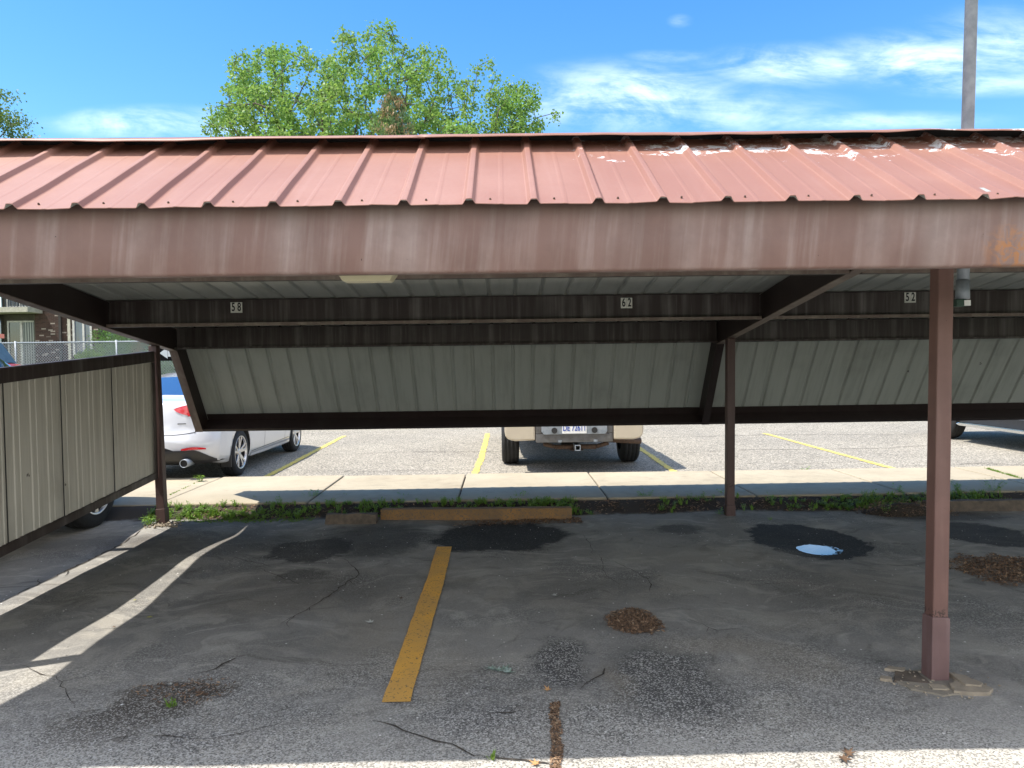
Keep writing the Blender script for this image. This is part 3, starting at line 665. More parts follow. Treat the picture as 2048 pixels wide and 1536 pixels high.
# ------------------------------------------------------------------ blocks, footing, mulch, weeds, litter
def block(name, label, x0, x1, y, h, m, yaw=0., rough=.0, grp=None, prof=None):
    c = Vector(((x0+x1)/2, y, gz((x0+x1)/2, y)-.012)); t = thing(name, label, 'wheel stop', c, yaw, grp)
    L = (x1-x0)/2; n = int(2*L/.04); prof = prof or [(-.075, 0), (-.068, .03), (-.045, h), (.045, h), (.068, .03), (.075, 0)]
    b = MB(); vs = []; m_ = len(prof)
    for i in range(n+1):
        x = -L+2*L*i/n
        for (yy, z) in prof:
            k = rough*mn.noise(Vector((x*9, yy*30, z*30))); vs.append((x+(k if i in (0, n) else 0), yy+k*.8, z+k*.6*(z > 0)))
    b.add(vs, [(i*m_+j, i*m_+(j+1) % m_, (i+1)*m_+(j+1) % m_, (i+1)*m_+j) for i in range(n) for j in range(m_)]+[tuple(range(m_-1, -1, -1)), tuple(range(n*m_, n*m_+m_))])
    b.build('block', m, t, False); return t
block('wheel_stop', 'long worn yellow wheel stop at the head of the middle stall', -1.22, .66, 7.04, .118, M['blockyellow'], -.035, .006)
t = block('wheel_stop_fragment', 'short broken grey wheel stop piece at the left end of the yellow one', -1.72, -1.235, 6.90, .10, M['blockgrey'], .01, .02)
b = MB(); b.tube((-.1, .02, .0), (-.1, .02, .17), .006, n=6); b.build('steel_pin', M['rust'], t)
block('wheel_stop', 'dirty brown wheel stop behind the right front post, half buried', 4.2, 6.3, 7.05, .11, M['blockgrey'], .0, .008)
def mound(name, label, cx, cy, rx, ry, h, seed, m=M['soil']):
    b = MB(); n = 36; r_ = 12; vs = [(cx, cy, gz(cx, cy)+h)]
    for j in range(1, r_+1):
        for i in range(n):
            t = 2*PI*i/n; k = j/r_; rr = k*(1+.22*mn.noise(Vector((math.cos(t)*2+seed, math.sin(t)*2, k))))
            x, y = cx+rx*rr*math.cos(t), cy+ry*rr*math.sin(t)
            vs.append((x, y, gz(x, y)-.006+(h+.012)*(1-k**1.7)+.012*mn.noise(Vector((x*16, y*16, seed)))*(1-k)))
    fs = [(0, 1+i, 1+(i+1) % n) for i in range(n)]+[(1+j*n+i, 1+(j+1)*n+i, 1+(j+1)*n+(i+1) % n, 1+j*n+(i+1) % n) for j in range(r_-1) for i in range(n)]
    b.add(vs, fs); return tag(b.build(name, m, smooth=True), label, 'soil', kind='stuff')
mound('soil_mound', 'low mound of dark soil and leaf litter by the right wheel stop', 3.95, 6.98, .42, .20, .09, 5)
def chips(name, label, inside, bounds, n, h, size=(.010, .028)):
    b = MB(); k = 0
    while k < n:
        x, y = random.uniform(*bounds[:2]), random.uniform(*bounds[2:]); w_ = inside(x, y)
        if random.random() > w_: continue
        L = random.uniform(*size); W = L*random.uniform(.2, .45); a = random.uniform(0, PI); tl_ = random.uniform(-.5, .5)
        u = Vector((math.cos(a)*math.cos(tl_), math.sin(a)*math.cos(tl_), math.sin(tl_)))*L/2; v = Vector((-math.sin(a), math.cos(a), random.uniform(-.5, .5)))*W/2
        c = Vector((x, y, gz(x, y)+.005+random.random()*h*w_)); b.add([c-u-v, c+u-v, c+u+v, c-u+v], [(0, 1, 2, 3)]); k += 1
    return tag(b.build(name, M['mulch']), label, 'wood chips', kind='stuff')
def blob(cx, cy, rx, ry, s):
    def f(x, y):
        d = math.hypot((x-cx)/rx, (y-cy)/ry)*(1+.25*mn.noise(Vector((x*7+s, y*7, 0)))); return max(0, min(1, (1.12-d)*2.6))
    return f
c0 = gr(1268, 1242); chips('mulch_patch', 'oval heap of brown wood chips in the middle of stall 62', blob(c0.x, c0.y, .165, .20, 1), (c0.x-.25, c0.x+.25, c0.y-.3, c0.y+.3), 3000, .007, (.006, .024))
c1 = gr(2030, 1140); chips('mulch_patch', 'wood chip patch at the right edge beyond the front post', blob(c1.x, c1.y, .40, .38, 2), (c1.x-.5, c1.x+.5, c1.y-.5, c1.y+.5), 5500, .008, (.007, .026))
c2 = gr(1112, 1475)
chips('mulch_patch', 'narrow strip of wood chips lying in the crack at the bottom', lambda x, y: max(0, 1-abs((x-c2.x-(y-c2.y)*.06-.012*mn.noise(Vector((3, y*7, 0))))/(.026+.022*mn.noise(Vector((0, y*11, 0))))))*2 if 2.55 < y < 3.17 else 0, (c2.x-.1, c2.x+.1, 2.5, 3.25), 1300, .005, (.006, .018))
c3 = gr(370, 1385); chips('leaf_litter', 'scattered brown leaf bits on the dark stain at lower left', blob(c3.x, c3.y, .22, .14, 3), (c3.x-.3, c3.x+.3, c3.y-.3, c3.y+.3), 260, .008, (.008, .02))
for lab, bb, n_ in (('leaf litter and twigs heaped before the yellow wheel stop', (-.5, .75, 6.75, 6.98), 900), ('dry litter along the foot of the sidewalk', (-3.2, 6.5, 7.12, 7.47), 3800)):
    chips('leaf_litter', lab, lambda x, y: .8*max(.05, .5+mn.noise(Vector((x*5, y*5, 2)))), bb, n_, .012, (.01, .035))
chips('leaf_litter', 'dark leaf litter covering the soil mound at right', blob(3.95, 6.98, .45, .25, 3), (3.4, 4.5, 6.7, 7.25), 1500, .10, (.01, .03))
# pebbles
b = MB()
for k in range(1500):
    x, y = random.uniform(-3, 4.8), 2.2+4.6*random.random()**1.2
    if mn.noise(Vector((x*.9, y*.9, 7))) < random.uniform(-.3, .5): continue
    r = random.uniform(.002, .006); z = gz(x, y)+r*.6; a = random.uniform(0, 3); c, s_ = math.cos(a)*r, math.sin(a)*r
    b.add([(x+c, y+s_, z), (x-s_, y+c, z), (x-c, y-s_, z), (x+s_, y-c, z), (x, y, z+r*.8), (x, y, z-r)], [(0, 1, 4), (1, 2, 4), (2, 3, 4), (3, 0, 4), (1, 0, 5), (2, 1, 5), (3, 2, 5), (0, 3, 5)])
tag(b.build('pebbles', simple('pebble', (.42, .40, .36), .8, c2=(.14, .13, .12), scale=3)), 'tiny loose stones scattered over the asphalt', 'gravel', kind='stuff')
# broken concrete footing round the right front post
ft = thing('concrete_footing', 'broken pale concrete footing around the base of the front post', 'footing', (2.06, 3.34, 0))
M['footing'] = simple('footing concrete', (.36, .30, .22), .95, c2=(.24, .20, .15), scale=12, bs=.5, bscale=90)
def slab(poly, z0, z1, m=M['footing']):
    b = MB(); P = []
    for a, c in zip(poly, poly[1:]+poly[:1]):
        for k in range(3):
            t = k/3; P.append((a[0]+(c[0]-a[0])*t+random.uniform(-.006, .006), a[1]+(c[1]-a[1])*t+random.uniform(-.006, .006)))
    b.prism_z(P, z0, z1); o = b.build('concrete_piece', m, ft, bevel=.003); return o
slab([(-.02, -.16), (.10, -.18), (.17, -.14), (.13, -.02), (.09, .03), (.045, -.06), (.0, -.075)], -.02, .016)
slab([(.12, -.015), (.15, -.10), (.12, -.12), (.06, -.11), (.055, .02)], .002, .024)
slab([(-.10, -.12), (-.02, -.13), (-.03, -.08), (-.09, -.07)], -.01, .012)
slab([(-.19, -.10), (-.08, -.17), (.04, -.15), (.09, -.08), (.07, .05), (-.02, .10), (-.16, .08), (-.22, -.01)], -.03, .006, simple('stained concrete', (.27, .235, .18), .95, c2=(.16, .14, .115), scale=9, bs=.5))
slab([(-.22, -.02), (-.07, -.06), (-.06, .08), (-.16, .09)], -.02, .007, M['blockgrey'])
slab([(-.20, .10), (-.13, .07), (-.10, .11), (-.17, .13)], -.01, .012)
slab([(-.28, .0), (-.23, -.02), (-.22, .01), (-.26, .03)], -.01, .010)
b = MB()
for k in range(70):
    a, r = random.uniform(0, 2*PI), random.uniform(.05, .26); x, y = math.cos(a)*r, -.05+math.sin(a)*r*.7; s_ = random.uniform(.002, .006)
    T = Matrix.Translation((x, y, .008)) @ Matrix.Rotation(random.uniform(0, 3), 4, (random.random(), random.random(), 1)); b.box(-s_, s_, -s_*.7, s_*.7, -s_*.5, s_*.5, T=T)
b.build('rubble', M['footing'], ft)['kind'] = 'stuff'
f2 = thing('concrete_footing', 'small heap of crumbled concrete at the foot of the left rear post', 'footing', (-3.31, 6.9, 0)); ft = f2
b = MB()
for k in range(60):
    a, r = random.uniform(0, 2*PI), random.uniform(.03, .20); s_ = random.uniform(.005, .015)
    T = Matrix.Translation((math.cos(a)*r+.03, math.sin(a)*r*.7-.05, gz(-3.31+math.cos(a)*r, 6.9)+.008)) @ Matrix.Rotation(random.uniform(0, 3), 4, (random.random(), random.random(), 1)); b.box(-s_, s_, -s_*.7, s_*.7, -s_*.5, s_*.5, T=T)
b.build('rubble', M['footing'], f2)['kind'] = 'stuff'
# weeds
def plant_mb(b, x, y, z, h, n, spread, leaf=.03, blades=False):
    for k in range(n):
        a = random.uniform(0, 2*PI); hh = h*random.uniform(.5, 1.1); r = spread*random.uniform(.2, 1)
        top = Vector((x+math.cos(a)*r, y+math.sin(a)*r, z+hh)); base = Vector((x+math.cos(a)*r*.15, y+math.sin(a)*r*.15, z-.01))
        if blades:
            s_ = Vector((-math.sin(a), math.cos(a), 0))*.0035; mid = base.lerp(top, .6)+Vector((0, 0, hh*.15)); b.add([base-s_, base+s_, mid+s_, top, mid-s_], [(0, 1, 2, 3, 4)])
        else:
            m_ = max(3, int(hh/.028))
            s_ = Vector((.0015, .001, 0)); b.add([base-s_, base+s_, top+s_, top-s_], [(0, 1, 2, 3)])
            for j in range(m_):
                c = base.lerp(top, .2+.8*(j+1)/m_); L = leaf*random.uniform(.6, 1.3); aa = random.uniform(0, 2*PI)
                u = Vector((math.cos(aa), math.sin(aa), random.uniform(-.4, .5)))*L; v = Vector((-math.sin(aa), math.cos(aa), random.uniform(-.2, .2)))*L*.28
                b.add([c, c+u*.45-v, c+u, c+u*.45+v], [(0, 1, 2, 3)])
b = MB()
for k in range(2600):
    x = random.uniform(-3.6, 7.5); y = random.uniform(7.12, 7.46)
    dn = mn.noise(Vector((x*1.3, y*2, 1)))+(.35 if x < .9 else .25 if x > 3.2 else .15)
    if dn < random.uniform(-.05, .85): continue
    plant_mb(b, x, y, gz(x, y), random.uniform(.02, .075), random.randint(5, 10), .04, .026, random.random() < .45)
for k in range(380):
    x, y = random.uniform(-3.25, -1.9), random.uniform(7.0, 7.35); plant_mb(b, x, y, gz(x, y), .012, 5, .03, .011, random.random() < .3)
tag(b.build('ground_weeds', M['weed']), 'low green weeds and grass growing along the foot of the sidewalk', 'weeds', kind='stuff')
def weed(px, py, h, n, sp, label, z=0, blades=False, leaf=.035):
    p = gr(px, py, z)
    if not z and p.y < 7.5:
        for _ in range(4): p = gr(px, py, gz(p.x, min(p.y, 7.46)))
        if p.y > 7.44: p.y = 7.44
    base = (p.x, p.y, z if z else (gz(p.x, p.y) if p.y < 7.6 else 0)); b = MB(); h *= .85; plant_mb(b, 0, 0, 0, h, n, sp, leaf, blades)
    tag(b.build('weed_plant', M['weed'], loc=base), label, 'weed', 'weed plants round the stalls')
weed(300, 1050, .10, 22, .10, 'bushy bright weed at the foot of the left rear post')
weed(402, 962, .09, 16, .07, 'bright sunlit weed sprouting in the sidewalk joint near the white sedan', .1)
weed(505, 1012, .13, 10, .08, 'weed in front of the sidewalk just right of the left rear post')
weed(560, 1018, .16, 12, .09, 'upright weed left of the big leafy clump by the kerb')
weed(625, 1008, .17, 22, .14, 'large leafy weed clump by the kerb left of the grey stop fragment')
weed(688, 1006, .12, 10, .07, 'spiky weed above the grey stop fragment')
weed(812, 1006, .12, 12, .09, 'dark weed behind the left part of the yellow wheel stop')
weed(1045, 1008, .15, 20, .12, 'weed clump behind the right half of the yellow wheel stop')
weed(1125, 1006, .11, 16, .11, 'weed tuft beyond the right end of the yellow wheel stop')
weed(1290, 1008, .09, 14, .14, 'low weed patch left of the rear middle post')
weed(1445, 1003, .14, 14, .10, 'weed leaning against the rear middle post')
weed(1440, 1028, .06, 10, .07, 'tiny weed at the foot of the rear middle post')
weed(1612, 944, .07, 14, .06, 'small sunlit weed at the far edge of the sidewalk', .0)
weed(1795, 1000, .10, 10, .11, 'weed behind the soil mound on its left side')
weed(1775, 1030, .12, 16, .09, 'pale weed growing on the left end of the soil mound')
weed(1915, 1000, .14, 16, .10, 'weed just right of the front post by the kerb')
weed(1990, 998, .15, 22, .16, 'broad weed clump by the kerb at the right edge')
weed(343, 1412, .03, 14, .05, 'tiny green weed on the dark stain at lower left', 0, False, .012)
weed(985, 1518, .03, 12, .035, 'tiny grass tuft in the crack at the bottom', 0, True)
weed(1540, 1040, .03, 8, .03, 'tiny weed right of the rear middle post', 0, False, .012)
b = MB()
for k in range(70):
    t = random.random(); p = gr(1972+70*t, 938+20*t, .1); plant_mb(b, p.x, p.y, .09, .04, 5, .03, .015, True)
for k in range(30):
    t = random.random(); p = gr(338+60*t, 990-28*t, .1); plant_mb(b, p.x, p.y, .09, .02, 4, .02, .012, True)
tag(b.build('joint_grass', M['weed']), 'thin grass growing out of the sidewalk joints', 'grass', kind='stuff')
# fallen leaves
def leaf(px, py, s, label, m, n=1, curl=.35):
    p = gr(px, py); s *= 1.35; b = MB()
    for q in range(n):
        a0 = random.uniform(0, 2*PI); ox, oy = (random.uniform(-s, s)*.9, random.uniform(-s, s)*.5) if n > 1 else (0, 0); vs = [(ox, oy, .004)]; k = 14
        for i in range(k):
            r = s*(.95 if i % 2 == 0 else .38)*(1-.35*abs(math.sin((i/k)*PI))); t = a0+2*PI*i/k
            vs.append((ox+r*math.cos(t), oy+r*math.sin(t), .004+curl*r*abs(math.sin(t*1.0+a0))))
        b.add(vs, [(0, 1+i, 1+(i+1) % k) for i in range(k)])
    tag(b.build('fallen_leaf', m, loc=(p.x, p.y, gz(p.x, p.y)+.003)), label, 'leaf', 'leaves fallen on the asphalt')
lp = simple('pale leaf', (.42, .42, .38), .7); lg = simple('green leaf', (.07, .13, .07), .5, c2=(.35, .42, .38), scale=60); ly = simple('yellow leaf', (.40, .38, .07), .6); lb = simple('brown leaf', (.12, .07, .04), .8); lo = simple('tan twig', (.5, .28, .12), .7)
leaf(742, 1248, .032, 'pale curled leaf left of the yellow stripe', lp); leaf(1108, 1192, .024, 'small pale leaf in the middle of stall 62', lp)
leaf(998, 1343, .036, 'dark green leaf sprig right of the yellow stripe end', lg, 4); leaf(298, 1232, .024, 'yellow leaf on the sunlit band at left', ly, 1, .1)
leaf(803, 1199, .022, 'flat brown leaf touching the yellow stripe', lb); leaf(270, 1198, .014, 'tiny yellow leaf in the left light band', ly); leaf(1097, 1383, .024, 'tan twig piece above the wood chip strip', lo, 1, .6)
leaf(1072, 1530, .024, 'orange-brown leaf at the very bottom by the wood chip strip', lo); leaf(1700, 1515, .034, 'grey brown leaf in the sunlit strip at the bottom right', lb, 2, .5)
leaf(228, 1254, .014, 'tiny brown leaf left of the light band', lb); leaf(340, 1373, .018, 'grey curled leaf above the dark stain at lower left', lp); leaf(1655, 1342, .012, 'small white scrap left of the front post base', lp)
leaf(405, 1392, .022, 'crumpled brown leaf at the edge of the dark stain', lb, 2); leaf(243, 1415, .010, 'tiny white scrap on the dark stain', M['platewhite'])

# ------------------------------------------------------------------ vehicles
def sm(a, b, t): t = max(0, min(1, t)); t = t*t*(3-2*t); return a+(b-a)*t
def loft(keys, L, n=64, extra=(), rear=None, nose=None, roundc=.16, win=None):
    """keys: (y, zb, wb, zs, wm, zbelt, wbelt, zroof, wroof)"""
    ys = sorted(set([round(L*i/n, 4) for i in range(n+1)]+[k[0] for k in keys]+list(extra)))
    def val(y):
        for a, b in zip(keys[:-1], keys[1:]):
            if a[0] <= y <= b[0]:
                t = (y-a[0])/(b[0]-a[0]); return [p+(q-p)*t for p, q in zip(a[1:], b[1:])]
    def section(y):
        zb, wb, zs, wm, zt_, wt, zr, wr = val(y)
        r = [(0, zb), (wb*.6, zb), (wb*.93, zb+.005), (wb, zb+.03), (wb+(wm-wb)*.5, zb+(zs-zb)*.3), (wm*.992, zb+(zs-zb)*.62), (wm, zs), (wm*.995, zs+(zt_-zs)*.35), (wm*.985, zs+(zt_-zs)*.7), (wt+.02, zt_-.02), (wt, zt_)]
        hgt = zr-zt_
        r += [(wt+(wr-wt)*.33, zt_+hgt*.36), (wt+(wr-wt)*.68, zt_+hgt*.70), (wr+.005, zt_+hgt*.90), (wr-.06, zt_+hgt*.975), (wr*.55, zr), (0, zr+.008)]
        return r
    secs = [section(y) for y in ys]; m = len(secs[0])
    full = [[(x, z) for x, z in s]+[(-x, z) for x, z in s[-2:0:-1]] for s in secs]; K = len(full[0])
    rings = [(ys[0], [(x*k, .62+(z-.62)*k) for x, z in full[0]]) for k in (.15, .4, .65, .85)] + list(zip(ys, full)) + [(ys[-1], [(x*k, .55+(z-.55)*k) for x, z in full[-1]]) for k in (.85, .65, .4, .15)]
    vs = []
    for y, ring in rings:
        v = val(y)
        for x, z in ring:
            yy = y; wmx = v[3]
            t0 = max(0, 1-y/.5); t1 = max(0, 1-(L-y)/.6)
            if t0 > 0: yy += t0*(roundc*(abs(x)/wmx)**4 + (rear(z) if rear else 0))
            if t1 > 0: yy -= t1*(roundc*1.6*(abs(x)/wmx)**3 + (nose(z) if nose else 0))
            vs.append((x, yy, z))
    fs = []; mi = []; nr_ = len(rings)
    for i in range(nr_-1):
        for j in range(K):
            fs.append((i*K+j, i*K+(j+1) % K, (i+1)*K+(j+1) % K, (i+1)*K+j))
            jj = j if j < m-1 else K-1-j; yc = (rings[i][0]+rings[i+1][0])/2; inner = 4 <= i < nr_-5
            g_ = 0
            if win and inner:
                for (y0, y1, r0, r1) in win:
                    if y0 <= yc <= y1 and r0 <= jj < r1: g_ = 1
            if jj < 2: g_ = 2
            mi.append(g_)
    fs += [tuple(range(K))[::-1], tuple(range((nr_-1)*K, nr_*K))]; mi += [0, 0]
    return vs, [f[::-1] for f in fs], mi
def boolean(me, cutters, mats):
    o = bpy.data.objects.new('tmp', me); col.objects.link(o); cs = []
    for c in cutters:
        cm = bpy.data.meshes.new('c'); cm.from_pydata(c.v, [], c.f); cm.materials.append(mats[2])
        bm = bmesh.new(); bm.from_mesh(cm); bmesh.ops.recalc_face_normals(bm, faces=bm.faces); bm.to_mesh(cm); bm.free()
        co = bpy.data.objects.new('c', cm); col.objects.link(co); cs.append(co)
        md = o.modifiers.new('b', 'BOOLEAN'); md.operation = 'DIFFERENCE'; md.object = co; md.solver = 'EXACT'
        try: md.material_mode = 'TRANSFER'
        except Exception: pass
    bpy.context.view_layer.update()
    r = bpy.data.meshes.new_from_object(o.evaluated_get(bpy.context.evaluated_depsgraph_get()))
    for q in [o]+cs: bpy.data.objects.remove(q)
    return r
def split_body(me, root, paint, glassm, names=('body', 'window')):
    """paint faces become the body, every island of glass faces its own window"""
    bm = bmesh.new(); bm.from_mesh(me); bm.faces.ensure_lookup_table()
    mats = [m.name if m else '' for m in me.materials]
    isg = lambda f: mats[f.material_index] == glassm.name
    seen = set(); isl = []
    for f in bm.faces:
        if isg(f) and f.index not in seen:
            st = [f]; seen.add(f.index); cur = []
            while st:
                a = st.pop(); cur.append(a)
                for e in a.edges:
                    for q in e.link_faces:
                        if isg(q) and q.index not in seen: seen.add(q.index); st.append(q)
            isl.append(cur)
    def mk(faces, name, mm, par):
        idx = {}; vs = []; fs = []; mi = []
        for f in faces:
            t = []
            for v in f.verts:
                if v.index not in idx: idx[v.index] = len(vs); vs.append(v.co.copy())
                t.append(idx[v.index])
            fs.append(t); mi.append(f.material_index)
        b = MB(); b.v = [tuple(v) for v in vs]; b.f = fs; b.mi = mi if isinstance(mm, list) else [0]*len(fs)
        o = b.build(name, mm, par, True); return o
    body = mk([f for f in bm.faces if not isg(f)], names[0], [m for m in me.materials], root)
    for i in isl:
        if len(i) > 3: mk(i, names[1], glassm, root)
    bm.free(); return body
def wheel(root, x, y, r, w, rim, side, style, rm):
    o = thing('wheel', None, None, (x, y, r)); o.parent = root
    s = side; b = MB()
    b.lathe_x([(-s*w, rim-.005), (-s*w*.98, r*.9), (-s*w*.88, r*.985), (-s*w*.74, r), (-s*w*.72, r-.009), (-s*w*.69, r-.009), (-s*w*.67, r), (-s*w*.52, r), (-s*w*.50, r-.009), (-s*w*.47, r-.009), (-s*w*.45, r), (-s*w*.30, r), (-s*w*.28, r-.009), (-s*w*.25, r-.009), (-s*w*.23, r), (-s*w*.12, r*.985), (-s*.005, r*.90), (0, rim+.045), (-s*.006, rim)], (0, 0, 0), 48)
    b.build('tyre', M['rubber'], o, True)
    b = MB()
    bb_ = MB(); bb_.lathe_x([(-s*w*.9, rim-.021), (-s*.03, rim-.021)], (0, 0, 0), 48); bb_.build('barrel', M['darkalloy'], o, True)
    b.lathe_x([(-s*.03, rim-.02), (-s*.006, rim-.012), (-s*.002, rim+.003), (-s*.012, rim+.006)], (0, 0, 0), 48)
    b.lathe_x([(-s*.03, .0), (-s*.022, .02), (-s*.026, .05), (-s*.05, .062)], (0, 0, 0), 20)
    ns = style
    for k in range(ns):
        for dd in ((-.14, .14) if ns == 5 else (0,)):
            t = 2*PI*k/ns+dd*.45+.3; t2 = 2*PI*k/ns+dd*1.5+.3; wd = .017 if ns == 5 else .026
            a0 = Vector((0, math.cos(t), math.sin(t))); a1 = Vector((0, math.cos(t2), math.sin(t2)))
            p0, p1 = a0*.04, a1*(rim-.012); tt = (p1-p0).normalized(); nn = Vector((0, -tt.z, tt.y))
            X0, X1 = -s*.030, -s*.010
            vs = [p0-nn*wd*1.2, p0+nn*wd*1.2, p1+nn*wd, p1-nn*wd]
            b.add([v+Vector((X0 if i < 2 else X1, 0, 0)) for i, v in enumerate(vs)]+[v*1+Vector((-s*.055, 0, 0)) for v in vs], [(0, 1, 2, 3), (7, 6, 5, 4), (0, 4, 5, 1), (1, 5, 6, 2), (2, 6, 7, 3), (3, 7, 4, 0)])
    b.build('rim', rm, o, bevel=.003)
    b = MB(); b.lathe_x([(-s*.075, 0), (-s*.075, rim-.03)], (0, 0, 0), 32); b.build('brake_disc', M['darkalloy'], o)
    for c in ('label', 'category'):
        if c in o: del o[c]
    return o
def arch(x0, x1, y, z, r, n=32):
    b = MB(); b.tube((x0, y, z), (x1, y, z), r, n=n); return b
def patch(bvh, name, cols, m, parent, dirn='y', off=.004, label=None, thick=0):
    """cols: list of (u, zlo, zhi); surface found by a ray along dirn"""
    rows = 8; vs = []
    for (u, z0, z1) in cols:
        for k in range(rows+1):
            z = z0+(z1-z0)*k/rows
            if dirn == 'y': o, d = Vector((u, -1.5, z)), Vector((0, 1, 0))
            elif dirn == 'x': o, d = Vector((3, u, z)), Vector((-1, 0, 0))
            else: o, d = Vector((-3, u, z)), Vector((1, 0, 0))
            h = bvh.ray_cast(o, d)
            p = (h[0] if h[0] is not None else o+d*2)
            nn = h[1] if h[0] is not None else -d
            if nn.dot(d) > 0: nn = -nn
            vs.append(p+nn*off)
    R = rows+1; b = MB(); b.add(vs, [(i*R+k, (i+1)*R+k, (i+1)*R+k+1, i*R+k+1) for i in range(len(cols)-1) for k in range(rows)])
    o = b.build(name, m, parent, True)
    if thick: s = o.modifiers.new('t', 'SOLIDIFY'); s.thickness = thick; s.offset = 1
    if label: o['label'] = label
    return o
def bvh_of(me): return BVHTree.FromPolygons([v.co.copy() for v in me.vertices], [tuple(p.vertices) for p in me.polygons])
def ucols(u0, u1, f0, f1, n=14): return [(u0+(u1-u0)*i/n, f0(i/n), f1(i/n)) for i in range(n+1)]

# white sedan
RB = 10.05-.98
sed = thing('parked_car', 'white four-door sedan parked beyond the sidewalk at left, its rear toward the viewer', 'car', (-4.56, RB, .0), 0)
L = 4.56
keys = [(0, .33, .74, .60, .80, .97, .70, 1.06, .60), (.15, .28, .82, .62, .868, 1.0, .76, 1.085, .64), (.45, .24, .84, .62, .885, 1.015, .795, 1.11, .64), (.62, .22, .845, .62, .888, 1.01, .80, 1.135, .62),
        (1.30, .2, .85, .6, .89, .985, .83, 1.385, .565), (1.9, .19, .85, .6, .89, .965, .85, 1.45, .60), (2.5, .19, .85, .6, .89, .95, .85, 1.445, .60), (2.75, .19, .85, .6, .89, .94, .85, 1.42, .59),
        (3.35, .19, .85, .6, .888, .93, .82, 1.06, .60), (3.5, .2, .85, .6, .885, .92, .80, .985, .62), (4.2, .22, .80, .56, .84, .80, .70, .85, .55), (4.56, .25, .70, .5, .74, .68, .62, .72, .5)]
rearf = lambda z: .02 if z < .40 else (-.0 if z < .66 else .045+.10*(min(z, 1.1)-.66))
rearf = lambda z: sm(.05, 0, (z-.3)/.15) if z < .5 else sm(0, .075, (z-.60)/.10) + max(0, z-.75)*.14
vs, fs, mi = loft(keys, L, 70, rear=rearf, roundc=.20, win=[(.66, 1.28, 13, 16), (2.78, 3.34, 13, 16), (1.15, 1.95, 10, 13), (2.02, 2.95, 10, 13)])
me = bpy.data.meshes.new('sedan'); me.from_pydata(vs, [], fs)
mats = [M['white'], M['skyglass'], M['under_car']]
for m in mats: me.materials.append(m)
me.polygons.foreach_set('material_index', mi); me.update()
WR = .325
cut = [arch(s*.60, s*1.2, yy, WR+.01, .365) for s in (-1, 1) for yy in (.98, 3.68)]
me = boolean(me, cut, mats); bv = bvh_of(me)
body = split_body(me, sed, M['white'], M['skyglass'])
for s in (-1, 1):
    for yy in (.98, 3.68): wheel(sed, s*.882, yy, WR, .215, .228, s, 5, M['alloy'])
for s in (-1, 1):
    patch(bv, 'tail_light', ucols(s*.35, s*.84, lambda t: .985-.085*min(1, t*2.2)**.6-.02*t, lambda t: .988+.075*min(1, t*2)**.7-.01*t), M['redlens'], sed, off=.008)
    patch(bv, 'tail_light', ucols(.135, .38, lambda t: .895+.07*t, lambda t: 1.0-.025*t), M['redlens'], sed, 'x' if s > 0 else '-x', off=.008)
    patch(bv, 'bumper_reflector', ucols(s*.47, s*.73, lambda t: .474-.004*(2*t-1)**2, lambda t: .508-.022*(2*t-1)**2), M['redlens'], sed, off=.016)
    b = MB(); b.tube((s*.52, -.03, .31), (s*.52, .2, .31), .052, n=20, cap=False); o = b.build('exhaust_tip', M['galv'], sed, True); q = o.modifiers.new('t', 'SOLIDIFY'); q.thickness = .006
    b = MB(); b.tube((s*.52, -.018, .31), (s*.52, .1, .31), .046, n=20); b.build('exhaust_bore', M['under_car'], sed)
    b = MB(); b.box(s*.74, s*.875, .60, .62, .17, .33); b.build('mud_flap', M['black'], sed)
    for yy, nm in ((1.97, 'door_seam'), (3.0, 'door_seam')):
        patch(bv, nm, [(yy-.004, .30, .94), (yy+.004, .30, .94)], M['under_car'], sed, 'x' if s > 0 else '-x', off=.002)
    patch(bv, 'side_sill', ucols(1.38, 3.26, lambda t: .205, lambda t: .26), M['white'], sed, 'x' if s > 0 else '-x', off=.012)
    patch(bv, 'door_seam', [(1.42+i*.3, .285+.004*i, .292+.004*i) for i in range(7)], M['under_car'], sed, 'x' if s > 0 else '-x', off=.002)
    for yd in (1.5, 2.5): patch(bv, 'door_handle', ucols(yd, yd+.18, lambda t: .84, lambda t: .865), M['white'], sed, 'x' if s > 0 else '-x', off=.02, thick=.01)
dif = patch(bv, 'rear_diffuser', ucols(-.85, .85, lambda t: .255+.05*abs(2*t-1)**2, lambda t: .468-.17*(max(0, abs(2*t-1)-.72)/.28)**1.4, 36), M['black'], sed, off=.012)
patch(bv, 'trunk_seam', ucols(-.60, .60, lambda t: .655+.03*abs(2*t-1)**4, lambda t: .663+.03*abs(2*t-1)**4), M['under_car'], sed, off=.002)
for s in (-1, 1): patch(bv, 'trunk_seam', [(s*.60, .68, .90), (s*.608, .68, .90)], M['under_car'], sed, off=.002)
patch(bv, 'trunk_badge', ucols(.40, .50, lambda t: .797, lambda t: .81), M['bumpgrey'], sed, off=.004)
patch(bv, 'licence_plate', ucols(-.155, .155, lambda t: .74, lambda t: .88), M['platewhite'], sed, off=.01)

